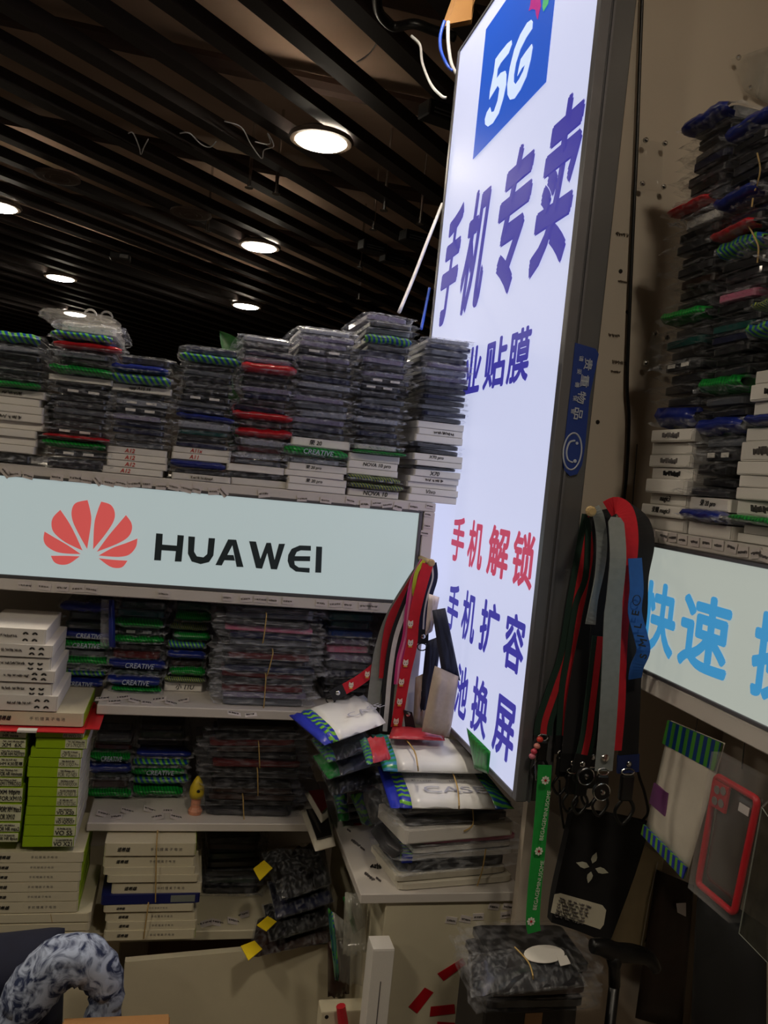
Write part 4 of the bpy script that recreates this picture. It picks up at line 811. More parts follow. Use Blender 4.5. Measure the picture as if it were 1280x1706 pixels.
# leafy plant behind the top stacks
pl = thing('artificial_plant', 'glossy green leaf plant with red flower behind the top stacks', 'plant', (onY(392, 800, 1.6).x, 1.6, ZT))
def plp(x, y, Y=1.6): return onY(x, y, Y)-pl.location
GRN = mat('glossy leaf', (40, 92, 40), .35)
obj('stem', MB().tube(smooth_path([plp(392, 800), plp(390, 740), plp(388, 660), plp(380, 590)]), .003, 6), GRN, pl)
def leaf(a, bp, wd, name='leaf'):
    n = 8; vs = []; ax = bp-a; sdv = ax.cross(Vector((0, -1, 0))).normalized()
    for i in range(n+1):
        t_ = i/n; w_ = wd*math.sin(PI*min(1, t_*1.02))**.8*(1-.3*t_); c = a+ax*t_+Vector((0, -.01*math.sin(PI*t_), 0))
        vs += [(c-sdv*w_+Vector((0, -.006, 0)))[:], c[:], (c+sdv*w_+Vector((0, -.006, 0)))[:]]
    fs = [(i*3+j, i*3+j+1, i*3+j+4, i*3+j+3) for i in range(n) for j in range(2)]
    vs2 = vs+[(x, y+.001, z) for x, y, z in vs]; N = len(vs); return obj(name, MB().add(vs2, fs+[tuple(N+i for i in f[::-1]) for f in fs]), GRN, pl, True)
leaf(plp(408, 610), plp(366, 552), .022); leaf(plp(390, 700), plp(383, 640), .016); leaf(plp(390, 720), plp(398, 660), .014); leaf(plp(392, 760), plp(384, 700), .013)
obj('flower', MB().lathe([(.004, 0), (.012, .004), (.014, .012), (.008, .018), (.002, .02)], 12, 'z', plp(397, 690, 1.58)), cm('red'), pl, True)
obj('pot', MB().lathe([(.022, 0), (.028, .03), (.03, .05), (.028, .05)], 16, 'z', (plp(392, 808).x, 0, 0)), mat('terracotta', (120, 70, 50), .7), pl)

# ================================================================== LANYARDS
NF = Vector((-.1, -1, 0))
def fabric(name, rgb, rough=.8): return mat(name, rgb, rough, grain=.08, gscale=120)
def strap_path(pts, Y, n=5):
    return smooth_path([onY(p[0], p[1], (p[2] if len(p) > 2 else Y)) for p in pts], n)
def lanyard(name, label, path, wid, m, group, cat='lanyard', th=.0016, stripe=None, clip=None, twist=0):
    """strap along a 3-D path; stripe = (material, width share); clip adds leather tab, rivet and hook at the lower end"""
    o = path[0]; t = thing(name, label, cat, o, group=group); loc = [p-o for p in path]
    obj('strap', MB().ribbon(loc, wid, NF, th, twist), m, t)
    if stripe:
        for sm, sh in stripe: obj('stripe', MB().ribbon([p+Vector((0, -th*.6-.0002, 0)) for p in loc], wid*sh, NF, th*.6, twist), sm, t)
    if clip:
        e_ = loc[-1]; d = (loc[-1]-loc[-3]).normalized()
        c0 = e_-d*.004
        tb_ = obj('leather_tab', MB().ribbon([c0, c0+d*.012, c0+d*.024], wid*1.08, NF, .004), clip, t)
        obj('rivet', MB().lathe([(.0042, -.0024), (.0038, -.0036), (.0015, -.0042)], 12, 'y', c0+d*.012), M_METAL, tb_, True)
        obj('loop', MB().tube([c0+d*.024+Vector((.008*math.cos(a), 0, 0))-Vector((0, 0, .006+.006*math.sin(a))) for a in [2*PI*k/14 for k in range(14)]], .0011, 5, True), M_BLACKPL, t)
    return t
def peg(x, y, Y, depth, label):
    p = onY(x, y, Y); t = thing('wooden_peg', label, 'peg', p)
    obj('rod', MB().lathe([(.0045, depth), (.0045, -.012), (.0035, -.0145)], 12, 'y'), mat('pale wood', (176, 150, 104), .6), t)
    obj('cap', MB().lathe([(.0062, -.010), (.0062, -.0145), (.004, -.016)], 12, 'y'), mat('pale wood', (176, 150, 104), .6), t)
GL = 'lanyards hanging on the peg beside the petal sign'
peg(715, 936, 1.345, .053, 'pale wooden peg at the end of the petal sign')
LEA = mat('black leather', (20, 20, 22), .45)
RED = fabric('red strap', (196, 22, 40)); BLK = fabric('black strap', (18, 18, 22)); GRY = fabric('grey strap', (128, 130, 126), .55)
lanyard('lanyard', 'plain grey leather lanyard with black tab on the left peg', strap_path([(710, 936, 1.36), (684, 975, 1.365), (652, 1030, 1.37), (634, 1085, 1.37), (626, 1140, 1.365), (621, 1182, 1.36)], 1.36), .021, GRY, GL, clip=LEA)
lanyard('lanyard', 'plain crimson lanyard looped behind the pink one', strap_path([(708, 938, 1.355), (680, 985, 1.358), (654, 1030, 1.36), (644, 1080, 1.36), (640, 1130, 1.358)], 1.36), .017, fabric('crimson strap', (176, 16, 34)), GL)
lanyard('lanyard', 'black lanyard with a white centre stripe on the left peg', strap_path([(708, 940, 1.345), (682, 1000, 1.347), (660, 1060, 1.35), (650, 1120, 1.35), (645, 1175, 1.348), (641, 1218, 1.345)], 1.35), .02, BLK, GL, stripe=[(fabric('white stripe', (205, 205, 205)), .38)])
lanyard('lanyard', 'shiny pink satin lanyard on the left peg', strap_path([(706, 934, 1.34), (688, 972, 1.338), (680, 1020, 1.338), (676, 1060, 1.34), (666, 1100, 1.342), (662, 1140, 1.343)], 1.34), .011, mat('pink satin', (206, 70, 140), .3), GL, stripe=[(mat('pale pink satin', (236, 150, 190), .3), .3)])
cat = lanyard('lanyard', 'red lanyard printed with gold and white lucky cats, clipped black', strap_path([(713, 940, 1.332), (700, 985, 1.328), (690, 1030, 1.326), (686, 1075, 1.326), (676, 1120, 1.328), (668, 1165, 1.33), (660, 1212, 1.33)], 1.33), .018, RED, GL)
M_GOLD = mat('gold print', (206, 160, 60), .4); M_CREAM = mat('cream print', (230, 214, 196), .5)
def cat_motif(parent, c, s_):
    mb = MB().lathe([(.0045*s_, 0), (.0042*s_, -.0005)], 12, 'y', c)
    for sg in (-1, 1): mb.prism([c+Vector((sg*.0045*s_, 0, .001*s_)), c+Vector((sg*.0036*s_, 0, .0068*s_)), c+Vector((sg*.0005*s_, 0, .0042*s_))], (0, -.0005, 0))
    o = obj('cat_print', mb, M_CREAM, parent)
    obj('collar', MB().box((c.x-.003*s_, c.y-.0009, c.z-.0062*s_), (c.x+.003*s_, c.y-.0002, c.z-.004*s_)), M_GOLD, o)
    obj('face_print', MB().box((c.x-.0026*s_, c.y-.0009, c.z-.0005*s_), (c.x-.0012*s_, c.y-.0005, c.z+.0007*s_)).box((c.x+.0012*s_, c.y-.0009, c.z-.0005*s_), (c.x+.0026*s_, c.y-.0005, c.z+.0007*s_)), M_INK, o)
for x, y in ((684, 1040), (684, 1072), (676, 1105), (669, 1137), (666, 1170), (660, 1203)): cat_motif(cat, onY(x, y, 1.3245)-cat.location, 1.0)
tab = [onY(x, y, 1.328)-cat.location for x, y in ((672, 1182), (686, 1186), (692, 1214), (676, 1218))]
tb2 = obj('leather_tab', MB().prism(tab, (0, -.004, 0)), LEA, cat); obj('rivet', MB().lathe([(.004, 0), (.0036, -.0012), (.0015, -.0018)], 12, 'y', onY(680, 1190, 1.3235)-cat.location), M_METAL, tb2)
c2 = lanyard('lanyard', 'red lucky-cat strap end lying sideways above the leaning white package', strap_path([(632, 1106, 1.382), (618, 1119, 1.374), (595, 1136, 1.36), (570, 1150, 1.355)], 1.36), .018, RED, GL, clip=LEA)
for x, y in ((612, 1124), (585, 1142)): cat_motif(c2, onY(x, y, 1.3555)-c2.location, .9)
lanyard('lanyard', 'thin lime-yellow cord loop on the left peg', strap_path([(707, 934, 1.335), (694, 955, 1.332), (690, 985, 1.332), (695, 1012, 1.333), (693, 1040, 1.335)], 1.335), .006, fabric('lime cord', (176, 186, 40)), GL)
lanyard('lanyard', 'navy lanyard with white edge lines on the left peg', strap_path([(719, 938, 1.334), (721, 962, 1.332), (713, 990, 1.332), (707, 1020, 1.333), (705, 1052, 1.335)], 1.335), .017, fabric('navy strap', (24, 28, 60)), GL, stripe=[(fabric('white stripe', (205, 205, 205)), .16)], clip=LEA)
# navy and beige folded cloth pouch hanging behind
po = thing('cloth_pouch', 'navy and beige folded cloth pouch hanging against the tall sign', 'pouch', onY(735, 1220, 1.32), group=None)
def pq(pts, Y, name, m, puff, h, seed, rough=.002):
    P = [onY(x, y, Y) for x, y in pts]; t, pr, _, _, o0 = qbag('tmp', 'tmp', 'tmp', P, h, [(0, 1, name, m)], puff, seed, None, rough)
    ch = pr[name]; ch.parent = po; ch.location = o0-po.location; bpy.data.objects.remove(t); return ch
NAV = fabric('navy canvas', (26, 30, 50), .75); BEI = fabric('beige canvas', (176, 160, 148), .8)
pq([(706, 1222), (752, 1232), (768, 1130), (728, 1112)], 1.262, 'beige_bottom', BEI, .008, .022, 71)
pq([(738, 1122), (769, 1136), (744, 1014), (722, 1018)], 1.275, 'navy_front', NAV, .007, .012, 72)
pq([(700, 1190), (722, 1176), (738, 1060), (712, 1070)], 1.345, 'navy_fold', NAV, .004, .012, 73)
pq([(710, 1060), (722, 1052), (734, 996), (716, 990)], 1.310, 'beige_top', fabric('pale canvas', (206, 194, 196), .8), .003, .01, 74)
pq([(690, 1205), (712, 1215), (716, 1120), (694, 1130)], 1.352, 'beige_side', BEI, .004, .012, 75)

# right peg
GK = 'lanyards hanging on the peg below the blue sticker'
tp_ = onY(986, 852, .93); t = thing('wooden_peg', 'pale wooden peg under the blue sticker', 'peg', tp_)
obj('rod', MB().tube([Vector((0, 0, 0)), Vector((.565, YP+.004, tp_.z))-tp_], .0045, 12), mat('pale wood', (176, 150, 104), .6), t)
obj('cap', MB().lathe([(.0062, .004), (.0062, -.0005), (.004, -.002)], 12, 'y'), mat('pale wood', (176, 150, 104), .6), t)
DGR = fabric('dark green strap', (14, 44, 34)); RST = fabric('red centre stripe', (176, 24, 36)); SIL = fabric('silver grey strap', (126, 132, 132), .55)
R = lambda pts: strap_path(pts, 1.000)
lanyard('lanyard', 'dark green lanyard with red centre stripe, outermost beside the tall sign', R([(985, 858, 1.012), (972, 930, 1.012), (958, 1010, 1.012), (945, 1090, 1.012), (925, 1150, 1.012), (908, 1200, 1.012), (905, 1225, 1.012)]), .024, DGR, GK, stripe=[(RST, .34)])
lanyard('lanyard', 'dark green lanyard with red stripe, hanging behind the black straps', R([(990, 862, 1.008), (985, 960, 1.008), (968, 1010, 1.008), (955, 1090, 1.008), (945, 1150, 1.008), (940, 1230, 1.008)]), .022, DGR, GK, stripe=[(RST, .3)], clip=LEA)
lanyard('lanyard', 'wide plain black strap in the middle of the right bundle', R([(1000, 850, 0.997), (1008, 920, 0.997), (995, 1000, 0.997), (975, 1100, 0.997), (962, 1180, 0.997), (955, 1260, 0.997)]), .03, BLK, GK, clip=LEA)
lanyard('lanyard', 'plain black strap hanging between the silver straps', R([(1010, 855, 0.985), (1006, 960, 0.985), (1000, 1060, 0.985), (996, 1160, 0.985), (988, 1250, 0.985)]), .026, BLK, GK, clip=LEA)
lanyard('lanyard', 'short red and green striped strap beside the wide silver strap', R([(1000, 1060, 0.973), (992, 1130, 0.973), (986, 1180, 0.973), (980, 1225, 0.973), (972, 1262, 0.973)]), .02, DGR, GK, stripe=[(RST, .4)], clip=LEA)
lanyard('lanyard', 'thin silver strap twisting over the right peg', R([(990, 846, 0.952), (998, 862, 0.950), (1003, 900, 0.952), (1000, 950, 0.956), (990, 1000, 0.960), (984, 1040, 0.962)]), .013, SIL, GK, twist=.5)
lanyard('lanyard', 'wide silver-grey strap with a screw rivet, longest of the right bundle', R([(1026, 862, 0.940), (1030, 930, 0.920), (1022, 1020, 0.924), (1018, 1110, 0.926), (1013, 1200, 0.928), (1006, 1284, 0.932)]), [.012]+[.02]*9+[.022]*40, SIL, GK)
w_ = [x for x in C.objects if x.get('label', '').startswith('wide silver-grey')][0]
obj('rivet', MB().lathe([(.005, -.001), (.0045, -.0025), (.002, -.003)], 14, 'y', onY(1008, 1262, .9292)-w_.location), M_METAL, w_)
lanyard('lanyard', 'bright red strap arching over the right peg beside the sky-blue sign', R([(1012, 848, 0.962), (1028, 842, 0.955), (1044, 856, 0.945), (1050, 900, 0.936), (1044, 960, 0.936), (1034, 1040, 0.938), (1030, 1110, 0.940), (1028, 1180, 0.942), (1022, 1250, 0.945)]), .021, RED, GK)
lanyard('lanyard', 'broad black strap bulging over the edge of the sky-blue sign', R([(1040, 852, 0.985), (1066, 872, 0.968), (1074, 905, 0.953), (1064, 960, 0.951), (1062, 1020, 0.952), (1054, 1090, 0.952), (1050, 1180, 0.955), (1047, 1262, 0.962)]), .026, BLK, GK, clip=mat('blue leather', (22, 40, 96), .5))
sm = lanyard('lanyard', 'blue lanyard printed SMILE curling over the sky-blue sign', R([(1058, 930, 0.925), (1061, 980, 0.920), (1058, 1020, 0.918), (1068, 1060, 0.915), (1072, 1085, 0.915), (1062, 1110, 0.925), (1058, 1130, 0.935)]), .017, fabric('blue strap', (34, 92, 170)), GK)
for ch, x, y in (('S', 1072, 1098), ('M', 1071, 1078), ('I', 1068, 1062), ('L', 1063, 1047), ('E', 1059, 1026)):
    link('lettering', text_mesh(ch, .02), sm, tuple(onY(x+5, y, .908)-sm.location), (PI/2, -PI/2+.1, 0), (.0095, .0095, .0095), M_INK)
obj('ring_print', MB().tube([onY(1061, 1000, .912)-sm.location+Vector((.005*math.cos(a), 0, .006*math.sin(a))) for a in [2*PI*k/16 for k in range(16)]], .0006, 4, True), M_INK, sm)
# clasps and round charms at the bottom of the bundle
GH = 'clasps at the foot of the right lanyards'
def clasp(x, y, Y, label, s_=1):
    t = thing('swivel_clasp', label, 'clasp', onY(x, y, Y), group=GH)
    obj('body', MB().box((-.006*s_, -.004, -.022*s_), (.006*s_, .004, 0), .002), M_BLACKPL, t)
    obj('hook', MB().tube(smooth_path([Vector((.004*s_, 0, -.02*s_)), Vector((.009*s_, 0, -.03*s_)), Vector((0, 0, -.042*s_)), Vector((-.008*s_, 0, -.032*s_)), Vector((-.003*s_, 0, -.022*s_))]), .0016*s_, 6), M_BLACKPL, t, True)
    obj('ring', MB().tube([Vector((.006*s_*math.cos(a), 0, .004+.004*math.sin(a))) for a in [2*PI*k/14 for k in range(14)]], .001, 5, True), M_METAL, t)
for k, (x, y, Y, l) in enumerate(((904, 1234, 1.008, 'black clasp under the outermost green-red strap'), (938, 1260, 1.006, 'black clasp under the inner green-red strap'), (954, 1289, .996, 'black clasp under the wide black strap'), (986, 1279, .984, 'black clasp behind the round charms'), (971, 1291, .972, 'black clasp under the short striped strap'), (1005, 1291, .931, 'black clasp under the wide silver strap'), (1046, 1291, .961, 'long black clasp under the blue leather tab'))):
    clasp(x, y, Y, l, 1.2 if k < 6 else 1.5)
def charm(x, y, Y, r, label):
    t = thing('round_charm', label, 'charm', onY(x, y, Y), group=None)
    obj('disc', MB().lathe([(r*.92, .003), (r, .001), (r, -.003), (r*.85, -.004)], 24, 'y'), M_BLACKPL, t)
    obj('chrome_rim', MB().tube([Vector((r*.98*math.cos(a), -.0035, r*.98*math.sin(a))) for a in [2*PI*k/26 for k in range(26)]], .0007, 5, True), M_METAL, t)
    obj('stud', MB().lathe([(r*.3, -.004), (r*.28, -.006), (r*.1, -.0066)], 14, 'y'), M_METAL, t); return t
charm(975, 1292, .945, .0105, 'round black charm with chrome rim hanging higher'); charm(1001, 1318, .916, .0105, 'round black charm with chrome rim hanging lower')
# string of pink and red beads beside the sign frame
bd = thing('bead_charm', 'little red and pink bead charm beside the sign frame', 'charm', onY(893, 1258, 1.000))
for k, (x, y, c) in enumerate(((900, 1232, (206, 60, 50)), (895, 1243, (206, 130, 120)), (890, 1252, (190, 60, 80)), (887, 1260, (200, 110, 130)))):
    obj('bead', MB().lathe([(.001, -.004), (.0035, -.0025), (.0045, 0), (.0035, .0025), (.001, .004)], 10, 'z', onY(x, y, 1.000)-bd.location), mat('bead %d' % k, c, .35), bd, True)
obj('cord', MB().tube([onY(903, 1222, 1.000)-bd.location, onY(895, 1244, 1.000)-bd.location, onY(892, 1268, 1.000)-bd.location, onY(893, 1300, 1.000)-bd.location], .0008, 5), M_METAL, bd)
# green printed lanyard
gl = lanyard('lanyard', 'bright green printed lanyard with white daisies hanging beside the black pouch', strap_path([(908, 1275, 1.0020), (904, 1340, 1.0000), (898, 1410, 0.9970), (892, 1470, 0.9940), (888, 1530, 0.9920), (890, 1552, 0.9940)], 0.9920), .0175, fabric('green strap', (20, 146, 56)), None, th=.003)
DAI = mat('daisy print', (226, 224, 216), .6)
for x, y in ((909, 1300), (898, 1418), (885, 1535)):
    c = onY(x, y, 0.9900)-gl.location; mb = MB()
    for k in range(8):
        a = 2*PI*k/8; d = Vector((math.cos(a), 0, math.sin(a))); s_ = Vector((-math.sin(a), 0, math.cos(a)))
        mb.prism([c+d*.001, c+d*.0045+s_*.0016, c+d*.0058, c+d*.0045-s_*.0016], (0, -.0004, 0))
    o = obj('daisy_print', mb, DAI, gl); obj('centre_print', MB().lathe([(.0018, -.0006), (.0017, -.0009)], 10, 'y', c), M_TAPE, o)
for (x, y) in ((890, 1516), (901, 1400)): link('lettering', text_mesh('BEGAGEMINUSOME'), gl, tuple(onY(x+4, y, 0.9895)-gl.location), (PI/2, -PI/2+.06, 0), (.0052, .0052, .0052), DAI)
# black pouch with flower
PY = 1.062
pu = thing('black_pouch', 'black pouch with white four-petal flower and paper label hung by a cord', 'pouch', onY(980, 1550, PY))
def pl_(x, y, dy=0): return onY(x, y, PY+dy)-pu.location
body = curve2([[(948, 1345), (1010, 1352), (1076, 1366)], [(1076, 1366), (1050, 1450), (1012, 1552)], [(1012, 1552), (1005, 1562), (990, 1556)], [(990, 1556), (950, 1540), (912, 1528)], [(912, 1528), (918, 1480), (936, 1400), (948, 1345)]], 3)
obj('pouch_body', MB().prism([pl_(x, y, .007) for x, y in body], (0, -.014, 0)), mat('black neoprene', (10, 10, 14), .75, grain=.1), pu)
def pet(a, b_, w_):
    a, b_ = pl_(*a, -.0075), pl_(*b_, -.0075); d = b_-a; s_ = Vector((-d.z, 0, d.x)).normalized()*w_
    return MB().prism([a, a+d*.3+s_, a+d*.6+s_*.9, b_, a+d*.6-s_*.9, a+d*.3-s_], (0, -.0006, 0))
PETM = mat('pale petal print', (196, 196, 178), .6)
for a, b_ in (((987, 1438), (994, 1420)), ((982, 1444), (960, 1437)), ((992, 1447), (1014, 1454)), ((985, 1452), (980, 1471))): obj('petal_print', pet(a, b_, .0042), PETM, pu)
lb = obj('paper_label', MB().prism([pl_(x, y, -.0072) for x, y in ((924, 1490), (934, 1488), (1004, 1508), (1010, 1516), (1006, 1540), (1000, 1548), (918, 1520))], (0, -.0006, 0)), mat('label paper', (206, 200, 180), .7), pu)
for k in range(7): link('fine_print', scribble(40+k, 14), lb, tuple(pl_(932-k*1.4, 1497+k*5, -.0082)), (0, .28, 0), (.05, 1, .008), M_GREYINK)
obj('cord', MB().tube(smooth_path([pl_(1072, 1366), pl_(1080, 1352), pl_(1074, 1320), pl_(1066, 1296), pl_(1060, 1270)]), .002, 6), M_BLACKPL, pu)
obj('cord', MB().tube(smooth_path([pl_(940, 1380, .012), pl_(934, 1340, .012), pl_(932, 1300, .012)]), .0018, 6), M_BLACKPL, pu)

# ================================================================== THINGS HANGING BELOW THE RIGHT SIGN
def xq(pts, X): return [onX(x, y, X) for x, y in pts]
XH = .60
t, pr, P, nr, o0 = qbag('printed_package', 'clear bag with blue-green header and pale card hanging below the sky-blue sign', 'package', xq([(1072, 1388), (1142, 1462), (1206, 1238), (1116, 1200)], XH), .004, [(0, 1, 'card', mat('pale printed card', (214, 206, 192), .3, bump=.1))], .003, 81, None, .001)
for nm, v0, v1, m in (('header', .80, 1.0, STEAL), ('foot_edge', -.01, .08, SB)):
    Q = [P[0].lerp(P[3], v)+(P[1].lerp(P[2], v)-P[0].lerp(P[3], v))*u for v, u in ((v0, 0), (v0, 1), (v1, 1), (v1, 0))]
    obj(nm, MB().prism([x+nr*.0005-o0 for x in Q], nr*.0025), m, t)
Q = [P[0].lerp(P[3], v)+(P[1].lerp(P[2], v)-P[0].lerp(P[3], v))*u for v, u in ((.28, .02), (.28, .38), (.46, .34), (.46, .02))]
obj('colour_print', MB().prism([x+nr*.001-o0 for x in Q], nr*.0022), mat('purple print', (110, 60, 110), .4), t)
obj('hook', MB().tube([P[2].lerp(P[3], .5)-o0-Vector((0, 0, .01)), P[2].lerp(P[3], .5)-o0+Vector((.002, 0, .03)), Vector((XH+.004, P[2].lerp(P[3], .5).y, 1.264))-o0], .0008, 5), M_METAL, t)
# red bumper case
rcs = xq([(1166, 1472), (1226, 1522), (1266, 1332), (1198, 1292)], .585)
t, pr, P, nr, o0 = qbag('phone_case', 'clear-backed phone case with red bumper frame hanging below the sign', 'phone case', rcs, .008, [(0, 1, 'back_plate', mat('smoked back', (70, 62, 58), .2))], .001, 82, None, .0003)
rp_ = []
for cu, cv, a0 in ((.08, .05, 180), (.92, .05, 270), (.92, .95, 0), (.08, .95, 90)):
    for k in range(5):
        a = math.radians(a0+90*k/4); u, v = cu+.08*math.cos(a), cv+.05*math.sin(a); rp_.append(P[0].lerp(P[3], v)+(P[1].lerp(P[2], v)-P[0].lerp(P[3], v))*u-o0+nr*.002)
obj('bumper', MB().tube(rp_, .0038, 7, True), mat('red bumper', (186, 16, 34), .3), t, True)
def uvp(P, u, v, l): return P[0].lerp(P[3], v)+(P[1].lerp(P[2], v)-P[0].lerp(P[3], v))*u+nr*l-o0
cmr = obj('camera_frame', MB().prism([uvp(P, u, v, .003) for u, v in ((.05, .74), (.4, .74), (.4, .97), (.05, .97))], nr*.003), mat('red bumper', (186, 16, 34), .3), t)
for u, v in ((.15, .9), (.3, .92), (.14, .8), (.3, .81)): obj('lens_hole', MB().lathe([(.0045, 0), (.0045, -.0008)], 10, 'x', uvp(P, u, v, .0065)), mat('lens grey', (120, 112, 108), .3), cmr)
obj('white_label', MB().prism([uvp(P, u, v, .003) for u, v in ((.66, .83), (.9, .83), (.9, .9), (.66, .9))], nr*.001), M_STICK, t)
obj('bag', MB().prism([uvp(P, u, v, .010) for u, v in ((-.08, -.06), (1.08, -.06), (1.1, 1.2), (-.08, 1.2))], nr*-.014), film('hanging bag film', (200, 200, 200), .1), t)
obj('hook', MB().tube([uvp(P, .5, 1.16, 0), Vector((.586, P[2].lerp(P[3], .5).y, 1.264))-o0], .0008, 5), M_METAL, t)
# black bag, brown case, glass sheet
qbag('black_bag', 'black flat bag hanging under the red-framed phone case', 'bag', xq([(1140, 1720), (1260, 1800), (1262, 1545), (1152, 1470)], .60), .02, [(0, 1, 'body', mat('black nylon', (13, 13, 15), .6, grain=.2))], .006, 83, None, .002)
t, pr, P, nr, o0 = qbag('phone_case_pack', 'dark brown flip case with small price label beside the cane handle', 'phone case', [onY(x, y, 1.10) for x, y in ((1062, 1700), (1140, 1720), (1160, 1478), (1098, 1452))], .012, [(0, 1, 'body', mat('brown leather', (44, 30, 22), .4, grain=.2))], .004, 84, None, .001)
obj('price_label', MB().prism([onY(x, y, 1.09)-o0 for x, y in ((1127, 1505), (1143, 1504), (1143, 1527), (1129, 1520))], (0, -.0006, 0)), M_STICK, t)
gs = thing('glass_sheet', 'dark tempered glass sheet with pale edge beside the red-framed case', 'glass sheet', xq([(1232, 1555)], .545)[0])
G = [p-gs.location for p in xq([(1232, 1555), (1300, 1625), (1320, 1420), (1270, 1345)], .545)]
obj('sheet', MB().prism(G, (.002, 0, 0)), film('smoked sheet', (40, 42, 40), .55), gs); obj('edge', MB().tube(G, .0007, 5, True), mat('pale edge', (120, 124, 116), .4), gs)
obj('hook', MB().tube([G[3], Vector((.583, 0, 1.264))-Vector((gs.location.x, 0, gs.location.z))+Vector((0, G[3].y, 0))], .0008, 5), M_METAL, gs)
# cane with a T handle
cn = thing('walking_cane', 'black walking cane with curved handle standing below the black pouch', 'cane', Vector((onY(1025, 1700, 1.0).x, 1.0, 0)))
def cl2(x, y): return onY(x, y, 1.0)-cn.location
p1 = cl2(1024, 1640); obj('shaft', MB().tube([Vector((p1.x, 0, 0)), Vector((p1.x, 0, p1.z))], .0075, 12), M_BLACKPL, cn, True)
obj('handle', MB().tube(smooth_path([cl2(986, 1578), cl2(1005, 1576), cl2(1024, 1584), cl2(1050, 1583), cl2(1078, 1590), cl2(1094, 1612)]), [.004]+[.008]*3+[.0105]*20+[.008]*2, 10) if False else MB().tube(smooth_path([cl2(986, 1576), cl2(1005, 1578), cl2(1026, 1586), cl2(1052, 1588), cl2(1080, 1596), cl2(1094, 1616)], 5), [.006+.007*math.sin(PI*min(1, .15+i/25*.8)) for i in range(26)], 10), M_BLACKPL, cn, True)
obj('collar', MB().tube([cl2(1024, 1588), cl2(1024, 1612), cl2(1024, 1642)], [.013, .008, .0078], 12), M_BLACKPL, cn, True)
# bundle of dark cases at the counter's foot
GD = 'tied bundle of black cases below the red tapes'
B0 = onY(795, 1700, 1.0); B1 = onY(968, 1700, 1.0)
e = thing('dark_carton', 'dark carton carrying the tied bundle of black cases', 'box', ((B0.x+B1.x)/2, .99, 0)); obj('carton', MB().box((-(B1.x-B0.x)*.47, 0, 0), ((B1.x-B0.x)*.42, .1, .8355), .003), mat('dark card', (38, 34, 30), .7), e); obj('tape', MB().box((-.012, -.0006, .2), (.012, 0, .83)), mat('brown tape', (150, 110, 66), .35), e)
for k, (z, h, c) in enumerate(((.836, .016, 'black'), (.852, .016, 'brown'), (.868, .014, 'black'), (.882, .016, 'black'))):
    pack(((B0.x+B1.x)/2+.003*(k % 2), .985, z), .04*(k % 3-1), (B1.x-B0.x), .11, h, 'd', c, f'{["lowest", "second lowest", "third lowest", "fourth lowest"][k]} dark bagged case in the tied bundle below the red tapes', GD, random.Random(k))
t, pr, P, nr, o0 = qbag('phone_case_pack', 'dark glossy bagged case with white oval label on top of the tied bundle', 'phone case', [onZ(x, y, .915) for x, y in ((790, 1650), (975, 1632), (945, 1575), (785, 1582))], .015, [(0, 1, 'body', cm('charcoal'))], .004, 91, GD, .003, wrap=F_WRAP)
ov = [onZ(907+34*math.cos(a), 1590+15*math.sin(a), .921)-o0 for a in [2*PI*k/20 for k in range(20)]]
obj('oval_label', MB().prism(ov, (0, 0, .0008)), M_CARD, t); obj('tag', MB().prism([onZ(x, y, .923)-o0 for x, y in ((928, 1594), (944, 1592), (951, 1606), (934, 1610))], (0, 0, .0006)), M_CARD, t)
band([onZ(858, 1578, .921), onZ(880, 1602, .922), onZ(888, 1625, .92), onZ(888, 1642, .9)], 'tan rubber band round the dark bundle below the red tapes')

# ================================================================== CABLES AND CEILING CLUTTER
def cable(label, pts, Y, r, m, name='cable', cat='cable'): return tag(obj(name, MB().tube(smooth_path([onY(p[0], p[1], p[2] if len(p) > 2 else Y) for p in pts], 6), r, 7), m, smooth=True), label, cat)
cable('long black cable running down the beige wall beside the sign', [(1072, -60), (1070, 0), (1066, 110), (1061, 250), (1055, 380), (1049, 520), (1045, 640), (1048, 700), (1044, 790), (1037, 850)], 1.122, .0026, M_BLACKPL)
cable('thin grey wire beside the black cable on the beige wall', [(1062, 740), (1058, 790), (1054, 840), (1052, 880)], 1.126, .0009, mat('grey wire', (90, 92, 90), .5))
WC = mat('white cable', (205, 205, 210), .45); BC = mat('blue cable', (50, 90, 210), .45)
cable('white cable curving from the ceiling clump to the sign top', [(747, 36, 1.72), (747, 70, 1.72), (752, 105, 1.72), (761, 124, 1.72)], 1.72, .0038, WC)
cable('blue cable curving from the ceiling clump to the sign top', [(741, 35, 1.73), (734, 60, 1.73), (735, 85, 1.73), (745, 108, 1.73), (755, 118, 1.72)], 1.73, .0035, BC)
cable('thin white cord looping from the slats to the sign', [(686, 60, 1.95), (700, 75, 1.93), (704, 105, 1.9), (718, 140, 1.8), (736, 160, 1.74), (744, 163, 1.73)], 1.8, .003, WC)
cable('straight white rod leaning between the tallest stack and the sign', [(665, 520, 1.52), (690, 460, 1.58), (715, 395, 1.65), (737, 340, 1.71)], 1.6, .0035, WC, 'white_rod', 'rod')
cable('blue network cord behind the stacks at the sign edge', [(716, 480, 1.72), (708, 520, 1.7), (702, 548, 1.66)], 1.7, .003, BC)
def upc(label, pts, z, r, m, name='cable', cat='cable'): return tag(obj(name, MB().tube(smooth_path([onZ(x, y, z) for x, y in pts], 5), r, 7), m, smooth=True), label, cat)
upc('fat black conduit snaking above the slats near the sign', [(628, -20), (632, 20), (655, 44), (690, 40), (720, 50), (758, 62)], 2.66, .013, M_BLACKPL, 'conduit', 'conduit')
upc('thin pale wire dangling under the slats, v-shaped', [(214, 222), (222, 222), (232, 245), (235, 257), (240, 245), (247, 232)], 2.698, .0025, WC)
